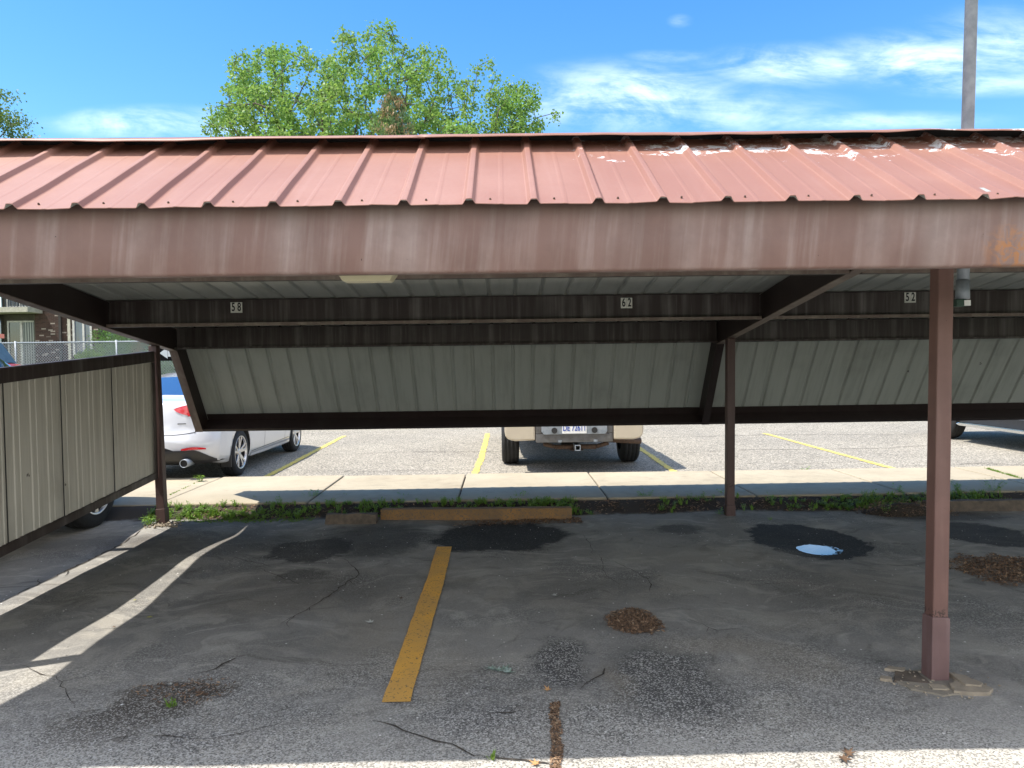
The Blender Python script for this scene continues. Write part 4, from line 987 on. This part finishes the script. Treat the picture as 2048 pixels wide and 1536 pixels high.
# pickups
def pickup(paint, label, loc, boards):
    r = thing('parked_pickup', label, 'pickup truck', loc)
    L = 5.7
    keys = [(0.0, .60, .90, .85, .955, 1.28, .94, 1.30, .85), (.1, .58, .93, .85, .97, 1.29, .955, 1.31, .88), (1.95, .48, .94, .8, .98, 1.30, .96, 1.32, .88), (2.0, .46, .94, .8, .98, 1.25, .94, 1.80, .70), (2.3, .44, .94, .8, .98, 1.22, .94, 1.88, .70),
            (3.5, .42, .94, .8, .98, 1.20, .94, 1.87, .70), (4.1, .42, .94, .8, .98, 1.18, .92, 1.30, .75), (4.25, .42, .94, .8, .98, 1.16, .90, 1.22, .78), (5.4, .45, .92, .8, .95, 1.08, .86, 1.13, .74), (5.7, .5, .85, .75, .88, 1.0, .8, 1.05, .7)]
    vs, fs, mi = loft(keys, L, 50, roundc=.05, win=[(3.55, 4.08, 13, 16), (2.1, 2.7, 10, 13), (2.85, 3.7, 10, 13)])
    me = bpy.data.meshes.new('pk'); me.from_pydata(vs, [], fs); mats = [paint, M['glass'], M['under_car']]
    for m in mats: me.materials.append(m)
    me.polygons.foreach_set('material_index', mi); me.update()
    cut = [arch(s*.62, s*1.3, yy, .40, .46) for s in (-1, 1) for yy in (1.12, 4.75)]; bb = MB(); bb.box(-.78, .78, .07, 1.85, .8, 1.6); cut.append(bb)
    me = boolean(me, cut, mats); bv = bvh_of(me); split_body(me, r, paint, M['glass'])
    for s in (-1, 1):
        for yy in (1.12, 4.75): wheel(r, s*1.03, yy, .385, .265, .205, s, 6, M['alloy'])
        patch(bv, 'tail_light', ucols(s*.82, s*.94, lambda t: .80, lambda t: 1.18, 6), M['redlens'], r, off=.01)
        patch(bv, 'door_seam', [(2.78, .55, 1.18), (2.79, .55, 1.18)], M['under_car'], r, 'x' if s > 0 else '-x', off=.002)
        b = MB(); b.box(s*.72, s*1.0, 1.60, 1.62, .28, .60); b.build('mud_flap', M['black'], r)
        # painted bumper end with rounded lower corner
        b = MB(); P = []; x0, x1 = .525, .94
        pts = [(x0, .475), (x1-.14, .47), (x1-.05, .49), (x1-.01, .54), (x1, .60), (x1, .72), (x0, .72)]
        pts = [(s*a, z) for a, z in pts]; pts = pts if s > 0 else pts[::-1]
        pts = [(a-.045, z) for a, z in pts]; b.prism_y(pts, -.15, .10); b.build('bumper_end', paint, r, bevel=.025)
    b = MB(); b.box(-.565, .475, -.155, .05, .445, .56); b.box(-.565, -.485, -.155, .05, .565, .72); b.box(.395, .475, -.155, .05, .565, .72); b.box(-.485, .395, -.02, .05, .565, .72); b.build('bumper_centre', M['bumpgrey'], r, bevel=.008)
    b = MB(); b.prism_y([(-.485, .72), (-.49, .595), (-.46, .555), (.37, .555), (.40, .595), (.395, .72)], -.165, -.156); b.build('plate_recess', M['galv'], r, bevel=.01)
    b = MB(); b.box(-.21, .12, -.172, -.166, .566, .722); lp_ = b.build('licence_plate', M['platewhite'], r, bevel=.004)
    if not boards:
        text('plate_number', 'DE 72611', .112, (-.045, -.174, .638), M['plateblue'], lp_, .70, .002)
    for s in (-1, 1):
        b = MB(); b.tube((s*.27-.045, -.19, .61), (s*.27-.045, -.15, .61), .04, n=12); b.build('bumper_socket', M['black'], r)
        b = MB(); b.box(s*.24-.025, s*.24+.025, -.165, -.156, .448, .478); b.tube((s*.24, -.172, .462), (s*.24, -.16, .462), .014, n=8); b.build('tow_bracket', M['galv'], r)
    b = MB(); b.tube((-.45, .12, .40), (-.28, .10, .355), .03, n=10); b.tube((-.28, .10, .355), (.28, .10, .355), .034, n=12); b.tube((.28, .10, .355), (.45, .12, .40), .03, n=10); b.build('hitch_bar', M['rust'], r, True)
    b = MB(); b.box(-.038, .038, -.16, .12, .330, .340); b.box(-.038, .038, -.16, .12, .396, .406); b.box(-.038, -.028, -.16, .12, .341, .395); b.box(.028, .038, -.16, .12, .341, .395); b.build('hitch_receiver', M['galv'], r, bevel=.002)
    b = MB(); b.box(-.09, .09, -.02, .1, .318, .328); b.build('hitch_plate', M['rust'], r)
    b = MB(); b.tube((.45, .15, .45), (.93, .30, .40), .045, n=14); b.build('exhaust_pipe', M['rust'], r, True)
    b = MB(); b.tube((-.8, 1.12, .385), (.8, 1.12, .385), .05, n=12); b.tube((-.12, 1.12, .385), (.12, 1.12, .385), .14, n=14); b.build('rear_axle', M['under_car'], r)
    b = MB(); b.box(-.9, .9, .2, 1.0, .48, .57); b.build('spare_carrier', M['under_car'], r)
    if boards:
        for s in (-1, 1):
            b = MB(); b.prism_x([(1.75, .33), (1.85, .30), (4.1, .30), (4.2, .33), (4.1, .36), (1.85, .36)], s*.98 if s > 0 else -1.12, 1.12 if s > 0 else -.98); b.build('running_board', M['chrome'], r, bevel=.012)
            b = MB(); b.box(*(sorted((s*.955, s*.985))), 1.7, 4.28, .33, .50); b.build('rocker_trim', M['black'], r)
    return r
pickup(M['tan'], 'tan pickup truck parked beyond the sidewalk, seen from behind below the rear eave', (1.0, 9.75, 0), False)
pickup(M['silver'], 'silver pickup truck with chrome running board beyond the sidewalk at the right edge', (9.24, 8.52, 0), True)

# dark blue SUV in the stall left of the partition
suv = thing('parked_suv', 'dark blue sport utility vehicle parked behind the beige side screen', 'suv', (-4.90, 2.95, 0))
L = 4.9
keys = [(0, .45, .85, .8, .93, 1.15, .88, 1.2, .8), (.1, .42, .9, .8, .97, 1.18, .90, 1.5, .72), (.6, .36, .93, .75, .985, 1.18, .92, 1.69, .72), (1.8, .3, .93, .75, .99, 1.17, .93, 1.73, .76), (2.95, .3, .93, .75, .99, 1.17, .93, 1.69, .77),
        (3.75, .3, .93, .75, .985, 1.17, .90, 1.27, .76), (3.85, .3, .93, .75, .98, 1.13, .88, 1.2, .74), (4.6, .34, .88, .7, .93, 1.0, .8, 1.05, .7), (4.9, .4, .8, .66, .85, .9, .72, .95, .62)]
vs, fs, mi = loft(keys, L, 50, roundc=.12, win=[(3.0, 3.7, 13, 16), (.15, .55, 13, 16), (.3, 1.0, 10, 13), (1.1, 1.9, 10, 13), (2.0, 3.3, 10, 13)])
me = bpy.data.meshes.new('suv'); me.from_pydata(vs, [], fs); mats = [M['navy'], M['glass'], M['under_car']]
for m in mats: me.materials.append(m)
me.polygons.foreach_set('material_index', mi); me.update()
me = boolean(me, [arch(s*.66, s*1.3, yy, .39, .44) for s in (-1, 1) for yy in (1.05, 3.95)], mats); split_body(me, suv, M['navy'], M['glass'])
for s in (-1, 1):
    for yy in (1.05, 3.95): wheel(suv, s*.99, yy, .375, .24, .245, s, 10, M['alloy'])
    b = MB(); b.box(*(sorted((s*.95, s*1.12))), 2.85, 2.93, 1.16, 1.30); b.build('mirror', M['navy'], suv, bevel=.02)

# red and white truck before the fence
tr = thing('parked_truck', 'white and red box truck parked near the chain-link fence at the left edge', 'truck', (-15.28, 19.4, .38), -PI/2*.0)
b = MB(); b.box(-3.4, 1.15, -1.0, 1.1, .6, 2.60); b.build('cargo_box', M['white'], tr, bevel=.14)
b = MB(); b.box(-3.41, 1.16, -1.006, 1.106, 2.02, 2.14); b.box(-3.41, 1.16, -1.006, 1.106, 1.30, 1.36); b.build('red_band', M['redpaint'], tr, bevel=.0)
b = MB(); b.prism_y([(1.16, .55), (2.10, .55), (2.12, 1.10), (1.98, 1.22), (1.60, 1.30), (1.22, 1.86), (1.16, 1.9)], -.92, .92); b.build('cab', M['white'], tr, bevel=.05)
b = MB(); b.prism_y([(1.66, 1.325), (1.27, 1.88), (1.24, 1.86), (1.62, 1.30)], -.82, .82); b.build('windscreen', simple('sky-toned glass', (.10, .15, .18), .15), tr)  # paleness of the reflected sky put into the screen colour
b = MB(); b.prism_y([(1.62, 1.312), (2.0, 1.232), (2.0, 1.222), (1.62, 1.30)], -.7, .7); b.build('hood', M['redpaint'], tr)
for x in (-2.4, 1.75):
    for s in (-1, 1):
        b = MB(); b.tube((x, s*1.0, .36), (x, s*.75, .36), .37, n=24); b.build('wheel', M['rubber'], tr)

# ------------------------------------------------------------------ fence, sign
FD = 23.5; ztop = at(150, 682, FD).z
fz_ = lambda x: farz(x, FD)
fe = thing('chain_link_fence', 'galvanised chain-link fence running behind the far parking lot', 'fence', (0, FD, 0))
x0, x1 = -26., 12.; b = MB(); b.tube((x0, 0, ztop-.04), (x1, 0, ztop-.04), .024, n=8); b.build('top_rail', M['galv'], fe, True)
b = MB(); s_ = .088; H = ztop-.66; k = 0; wr = .0055
x = x0-H
while x < x1:
    for sg in (1, -1):
        xa = x if sg > 0 else x+H; za = .66
        a = Vector((xa, .012*sg, .66)); c = Vector((xa+sg*H, .012*sg, .66+H+.0))
        if min(a.x, c.x) >= x0-.0 and max(a.x, c.x) <= x1:
            u = Vector((sg*.7, 0, -.7))*wr
            b.add([a-u, a+u, c+u, c-u], [(0, 1, 2, 3)]); 
    x += s_
o = b.build('mesh', M['galv'], fe); md = o.modifiers.new('t', 'SOLIDIFY'); md.thickness = .006; md.offset = 0
p0 = at(31, 690, FD).x; p1 = at(233, 690, FD).x; sp = p1-p0
k = math.floor((x0-p0)/sp)+1
while p0+k*sp < x1:
    b = MB(); b.tube((p0+k*sp, .0, .55), (p0+k*sp, .0, ztop+.02), .03, n=8); b.build('post', M['galv'], fe, True); k += 1
M['matt'] = simple('matt black', (.004, .004, .005), .95, spec=.1)
M['signpale'] = simple('faded sign white', (.36, .40, .43), .6, var=.08)
SD = 20.0; a = at(318, 693, SD); c = at(372, 719, SD)
sg = thing('sign', 'black sign with a white arrow pointing left beside the white sedan', 'sign', (a.x-.12, SD, .3))
W = c.x-a.x+.25; z0, z1 = c.z-.3, a.z-.3
b = MB(); b.box(0, W, 0, .03, z0-.03, z1+.02); b.build('board', M['matt'], sg, bevel=.004)
h = (z1-z0); am = (z0+z1)/2
b = MB(); b.prism_y([(.13, am), (.35, am-h*.42), (.35, am+h*.42)][::-1], -.006, -.001); b.build('arrow', M['signpale'], sg)
b = MB(); b.box(.36, W-.02, -.006, -.001, am-h*.27, am+h*.27); b.build('name_strip', M['signpale'], sg)
text('lettering', 'OFFICE', h*.50, (.355+.36, -.009, am), M['ink'], sg, .80, .003)
for x in (.08, W-.08):
    b = MB(); b.tube((x, .05, -.1), (x, .05, z1+.12), .025, n=8); b.build('post', M['galv'], sg)
b = MB(); b.box(-.02, W+.02, .03, .05, z1+.03, z1+.05); b.build('cross_bar', M['galv'], sg)

# ------------------------------------------------------------------ brick building
BD = 32.0; G = farz(0, BD)
P = lambda x, y: at(x, y, BD)
bl = thing('apartment_building', 'two-storey brown brick apartment building behind the fence at left', 'building', (0, BD, G-.1))
zl = lambda y, x=80: P(x, y).z-(G-.1)
xr = P(196, 660).x; xl = -46.
def wall_with_holes(name, xa, xb, za, zb_, holes, m, y0=0., y1=.25):
    xs_ = sorted({xa, xb, *[h[0] for h in holes], *[h[1] for h in holes]}); zs_ = sorted({za, zb_, *[h[2] for h in holes], *[h[3] for h in holes]}); b = MB()
    for i in range(len(xs_)-1):
        for j in range(len(zs_)-1):
            cx, cz = (xs_[i]+xs_[i+1])/2, (zs_[j]+zs_[j+1])/2
            if any(h[0] < cx < h[1] and h[2] < cz < h[3] for h in holes): continue
            b.box(xs_[i], xs_[i+1], y0, y1, zs_[j], zs_[j+1])
    return b.build(name, m, bl)
wx0, wx1 = P(5, 660).x, P(68, 660).x; zsl = zl(627); zh = zl(640); zs = zl(705)
bx0, bx1 = P(145, 660).x, P(184, 660).x; z2 = zl(617)
off = 6.1; holes = [(wx0-.3, wx1+.05, .3, zsl), (bx0, bx1, zl(712, 160), zl(636, 160))]
bal = [(wx0-.3-off*k, wx1+.05-off*k) for k in range(0, 4)]
holes = [(a_, c_, .3, zsl-.02) for a_, c_ in bal] + [(a_, c_, zsl+.25, zsl+2.6) for a_, c_ in bal] + [(bx0, bx1, zl(712, 160), zl(636, 160)), (bx0, bx1, zsl+.9, zsl+2.3)]
wall_with_holes('wall', xl, xr, 0, zsl+3.1, holes, M['brick'])
b = MB(); b.box(xr-.25, xr, .26, 11, 0, zsl+3.1); b.build('side_wall', M['brick'], bl)
b = MB(); b.prism_y([(xl-.4, zsl+3.1), (xr+.4, zsl+3.1), (xr-1.2, zsl+4.6), (xl+1.2, zsl+4.6)], -.5, 11.3); b.build('roof', M['roofshingle'], bl)
for i, (a_, c_) in enumerate(bal):
    b = MB(); b.box(a_+.01, c_-.01, .4, .5, .3, zsl); b.box(a_+.01, a_+.08, .05, .39, .3, zsl); b.box(c_-.08, c_-.01, .05, .39, .3, zsl)
    b.box(a_+.01, c_-.01, .4, .5, zsl+.26, zsl+2.58); b.build('recess_wall', M['trim'], bl)
    b = MB(); b.box(a_-.5, c_+.35, -1.0, .38, zsl, zsl+.22); b.build('balcony', M['cream'], bl)
    ra = MB(); ra.box(a_-.45, c_+.3, -.98, -.94, zsl+1.15, zsl+1.21)
    xx = a_-.45
    while xx < c_+.3: ra.box(xx, xx+.025, -.975, -.95, zsl+.22, zsl+1.15); xx += .13
    ra.build('railing', simple('blue rail', (.03, .05, .08), .5), bl)
    for q, (za_, zb2) in enumerate(((.35, zh), (zsl+.3, zsl+2.3))):
        f = MB(); xm = (a_+c_)/2+.05; m0, m1 = a_+.30, c_-.12
        for (u0, u1, w0, w1) in ((m0, m1, zb2-.07, zb2), (m0, m1, za_, za_+.07), (m0, m0+.07, za_+.07, zb2-.07), (m1-.07, m1, za_+.07, zb2-.07), (xm-.05, xm+.05, za_+.07, zb2-.07)): f.box(u0, u1, .30, .38, w0, w1)
        fo = f.build('window', M['winwhite'], bl)
        g1 = MB(); g1.box(m0+.07, xm-.05, 0.34, .36, za_+.07, zb2-.07); g1.build('pane', M['glass'], fo); g1 = MB(); g1.box(xm+.05, m1-.07, 0.34, .36, za_+.07, zb2-.07); g1.build('pane', M['blinds'], fo)
for (za_, zb2) in ((zl(712, 160), zl(636, 160)), (zsl+.9, zsl+2.3)):
    f = MB(); xm = (bx0+bx1)/2+.05
    for (u0, u1, w0, w1) in ((bx0, bx1, zb2-.08, zb2), (bx0, bx1, za_, za_+.08), (bx0, bx0+.09, za_+.08, zb2-.08), (bx1-.09, bx1, za_+.08, zb2-.08), (xm-.04, xm+.04, za_+.08, zb2-.08)): f.box(u0, u1, -.02, .1, w0, w1)
    fo = f.build('window', M['winwhite'], bl); g1 = MB(); g1.box(bx0+.09, xm-.04, .04, .06, za_+.08, zb2-.08); g1.box(xm+.04, bx1-.09, .04, .06, za_+.08, zb2-.08); g1.build('pane', M['skyglass'], fo)
b = MB(); q = P(122, 660).x; b.box(q-.05, q+.05, -.09, -.005, 0, zsl+3.1); b.build('downspout', simple('dark spout', (.05, .045, .045), .5), bl)
b = MB(); q = P(139, 660).x; b.box(q-.06, q+.06, -.05, -.005, 0, zsl+3.1); b.build('trim_board', M['cream'], bl)

# ------------------------------------------------------------------ trees and shrubs
def tree(name, label, base, tips, leafm, nleaf, lsz, clump, trunk_h, rmin=.012, dead=None, group=None, ngon=4, trunk_r=None, droop=.0):
    root = thing(name, label, 'tree', base, 0, group); base = np.array(base, float)
    tips = np.array(tips)-base; order = np.argsort(np.linalg.norm(tips-np.array([0, 0, trunk_h]), axis=1))
    nodes = [np.array([0, 0, 0.])]; par = [-1]
    for k in range(1, 9): nodes.append(np.array([.06*math.sin(k*1.3), .05*math.cos(k*2.), trunk_h*k/8])); par.append(k-1)
    for i in order:
        t = tips[i]; A = np.array(nodes); dd = np.linalg.norm(A-t, axis=1); rr = np.linalg.norm(A-np.array([0, 0, trunk_h]), axis=1)
        cost = dd+.28*rr+np.where(A[:, 2] > t[2]-.05, 1.2, 0)+np.where(np.arange(len(A)) < 5, 99, 0); j = int(np.argmin(cost)); p = nodes[j]; L_ = np.linalg.norm(t-p)
        n = max(1, int(L_/.45)); last = j; side = np.random.default_rng(int(i)).normal(0, .05*L_, 3); side[2] = abs(side[2])*.6
        for k in range(1, n+1):
            f = k/n; q = p+(t-p)*f+side*math.sin(f*PI)+np.array([0, 0, .10*L_*math.sin(f*PI)]); nodes.append(q); par.append(last); last = len(nodes)-1
    cnt = np.zeros(len(nodes)); isleaf = np.ones(len(nodes), bool)
    for i, p in enumerate(par):
        if p >= 0: isleaf[p] = False
    cnt[isleaf] = 1
    for i in range(len(nodes)-1, 0, -1): cnt[par[i]] += cnt[i]
    rad = rmin*np.power(cnt, .43)
    if trunk_r: rad = np.minimum(rad, trunk_r)
    b = MB()
    for i in range(1, len(nodes)):
        p = par[i]; n = 8 if rad[i] > .05 else 4
        b.tube(nodes[p], nodes[i], min(rad[p], rad[i]*1.6), rad[i], n, cap=False)
    b.build('trunk', M['bark'], root, True)
    r = np.random.default_rng(5); N_ = len(tips)*nleaf
    c = np.repeat(tips, nleaf, axis=0)+r.normal(0, 1, (N_, 3))*np.array(clump); c[:, 2] -= np.abs(r.normal(0, droop, N_))
    n1 = r.normal(0, 1, (N_, 3)); n1[:, 2] = n1[:, 2]*.8-.25; n1 /= np.linalg.norm(n1, axis=1)[:, None]
    n2 = np.cross(n1, r.normal(0, 1, (N_, 3))); n2 /= np.linalg.norm(n2, axis=1)[:, None]; s_ = r.uniform(.6, 1.25, N_)[:, None]*lsz
    n3 = np.cross(n1, n2)
    V = np.stack([c, c+n1*s_*.5+n2*s_*.42+n3*s_*.12, c+n1*s_, c+n1*s_*.5-n2*s_*.42+n3*s_*.12], axis=1).reshape(-1, 3)
    me = bpy.data.meshes.new('crown'); me.vertices.add(len(V)); me.vertices.foreach_set('co', V.ravel())
    me.loops.add(N_*4); me.loops.foreach_set('vertex_index', np.arange(N_*4)); me.polygons.add(N_); me.polygons.foreach_set('loop_start', np.arange(N_)*4); me.polygons.foreach_set('loop_total', np.full(N_, 4))
    me.materials.append(leafm); me.update(calc_edges=True); link('crown', me, root)
    return root
def crown_tips(n, fn, bounds, seed, mind=.0, shell=None):
    r = np.random.default_rng(seed); out = []
    while len(out) < n:
        p = np.array([r.uniform(*bounds[0]), r.uniform(*bounds[1]), r.uniform(*bounds[2])])
        if fn(p) and all(np.linalg.norm(p-q) > mind for q in out): out.append(p)
    return out
TD = 27.0; s55 = FPX/TD
# outline of the crown against the sky, as heights above ground
top = [(430, 235), (455, 190), (480, 108), (520, 90), (560, 82), (600, 95), (640, 85), (690, 60), (740, 75), (762, 45), (790, 48), (812, 70), (840, 78), (890, 105), (925, 135), (945, 165), (955, 205), (965, 250)]
prof = [((x-1005)/s55, 1.54+(728-y)/s55) for x, y in top]
def inside(p):
    x, y, z = p; k = TD/y; x = x*k; z = 1.54+(z-1.54)*k
    if x < prof[0][0] or x > prof[-1][0]: return False
    zt_ = np.interp(x, [q[0] for q in prof], [q[1] for q in prof]); yy = (y-TD)/4.4
    if abs(yy) > 1: return False
    zt2 = 7+(zt_-.12-7)*math.sqrt(1-yy*yy*.85)
    lo = 5.2+abs(x+5.3)*.75
    if not (min(lo, zt2-1.6) < z < zt2): return False
    return mn.noise(Vector((x*.8, y*.8, z*.8)))+.10+(.12 if z < 9 else 0) > 0
tips = crown_tips(900, inside, ((-13, -.2), (TD-4.6, TD+4.6), (4.5, 17)), 3, .30)
tree('maple_tree', 'large bright green maple rising behind the middle of the carport roof', (-5.1, TD, farz(0, TD)-.1), tips, M['maple'], 74, .118, (.135, .135, .11), 3.2, .013, droop=.17)
def inside2(p):
    x, y, z = p; a = math.hypot((x-.62)/1.75, (y-TD-1)/1.7)
    zt_ = 12.9-1.9*a*a - (.5 if x > 1.6 else 0)
    return a < 1 and 5.5 < z < zt_ and mn.noise(Vector((x*.9+4, y*.9, z*.9)))+.12 > 0
tips = crown_tips(260, inside2, ((-1.3, 2.5), (TD-1, TD+3), (5.5, 13.2)), 8, .30)
tips += [np.array([x, TD+1+y, z]) for x, y, z in ((2.0, 0, 9.4), (2.25, .3, 9.6), (1.9, .2, 8.9), (-.9, 0, 12.3), (-1.0, .2, 11.7), (-.35, 0, 13.2), (-.8, .1, 13.0), (2.2, .1, 11.2))]
tree('maple_tree', 'smaller bright green maple with bare twigs at the right of the big one', (.6, TD+1, farz(0, TD)-.1), tips, M['maple'], 70, .115, (.135, .135, .11), 3.0, .012, droop=.17)
def inside3(p):
    x, y, z = p; a = math.hypot((x+20.5)/3.7, (y-27)/3.4, (z-8.3)/4.2); return a < 1 and z > 4 and mn.noise(Vector((x*.9+9, y*.9, z*.9)))+.3 > 0
tips = crown_tips(330, inside3, ((-24.4, -17), (23.5, 30.5), (4, 12.6)), 4, .33)
tree('locust_tree', 'darker feathery tree at the left edge above the roof', (-20.7, 27, farz(0, 27)-.1), tips, M['locust'], 130, .10, (.26, .26, .13), 2.8, .016, droop=.08)
# spruce whose dry top shows in front of the maple
sp_ = thing('spruce_tree', 'spruce with brown dry cones at its top, in front of the big maple', 'tree', (at(786, 240, 22).x, 22, farz(0, 22)-.05))
zt_ = at(786, 172, 22).z-farz(0, 22)+.05
b = MB(); b.tube((0, 0, 0), (0, 0, zt_-.3), .13, .015, 8); b.build('trunk', M['bark'], sp_, True)
bg_, bd_ = MB(), MB(); z = 1.2
while z < zt_-.1:
    R_ = (zt_-z)*.42+.08; nb = 5
    for k in range(nb):
        a = random.uniform(0, 2*PI); dv = Vector((math.cos(a), math.sin(a), -.18+.35*(z/zt_))); nseg = max(3, int(R_/.055))
        for j in range(nseg):
            c = Vector((0, 0, z))+dv*R_*(j+1)/nseg
            for q in range(5):
                u = (dv*.5+Vector((random.gauss(0, .6), random.gauss(0, .6), random.gauss(0, .4)))).normalized()*.085; v = u.cross(Vector((random.random(), random.random(), 1))).normalized()*.011
                bg_.add([c-v, c+v, c+u+v*.3, c+u-v*.3], [(0, 1, 2, 3)])
        if zt_-2.0 < z < zt_-.30 and random.random() < .42:
            c = Vector((0, 0, z))+dv*R_*random.uniform(.5, 1)
            for q in range(12):
                u = Vector((random.gauss(0, .3), random.gauss(0, .3), -1)).normalized()*.10; v = Vector((random.gauss(0, 1), random.gauss(0, 1), 0)).normalized()*.022; cc = c+Vector((random.gauss(0, .07), random.gauss(0, .07), random.gauss(0, .06)))
                bd_.add([cc-v, cc+v, cc+u+v*.4, cc+u-v*.4], [(0, 1, 2, 3)])
    z += .10 if z < zt_-1.5 else .06
bg_.build('crown', M['spruce'], sp_); bd_.build('cones', M['deadleaf'], sp_)['kind'] = 'stuff'
def shrub(name, label, cx, cy, rx, rz, zc, m, n=5000, ls=.09, lean=0):
    g0 = farz(cx, cy); o = thing(name, label, 'shrub', (cx, cy, g0-.03)); b = MB()
    for k in range(n):
        d = Vector((random.gauss(0, 1), random.gauss(0, 1), random.gauss(0, 1))).normalized(); r = (.55+.45*random.random())*(1+.35*mn.noise(d*2.2+Vector((cx, 0, 0))))
        c = Vector((d.x*rx*r, d.y*rx*r, max(.0, zc-g0+d.z*rz*r))); u = (d*.6+Vector((random.gauss(0, .5), random.gauss(0, .5), random.gauss(0, .5)+.3))).normalized()*ls*random.uniform(.6, 1.3); v = u.cross(Vector((random.random(), random.random(), random.random()))).normalized()*ls*.22
        b.add([c, c+u*.5+v, c+u, c+u*.5-v], [(0, 1, 2, 3)])
    b.build('crown', m, o)
    s = MB()
    for k in range(7):
        a = random.uniform(0, 2*PI); s.tube((0, 0, 0), (math.cos(a)*rx*.5, math.sin(a)*rx*.5, zc-g0), .03, .008, 5)
    s.build('stems', M['bark'], o, True)
for (px, py, d, rx, rz, lab, m) in ((226, 712, 27, .95, 1.35, 'bright green juniper bush behind the fence beside the brick building', M['maple']), (262, 700, 26, .75, 1.2, 'dark green bush behind the fence near the left post', M['spruce']),
                                  (292, 712, 26.5, .45, 1.0, 'brown dry bush behind the fence just left of the post', M['deadleaf']), (176, 728, 25.5, .5, .5, 'low light green bush below the right window', M['weed']),
                                  (345, 742, 25.2, .8, .55, 'clipped dark hedge bush behind the fence below the arrow sign', M['spruce']), (215, 735, 29.5, 1.2, .9, 'grey green bush close to the building wall', M['locust'])):
    p = at(px, py, d); shrub('shrub', lab, p.x, p.y, rx, rz, p.z, m)
print('objects', len(bpy.data.objects))
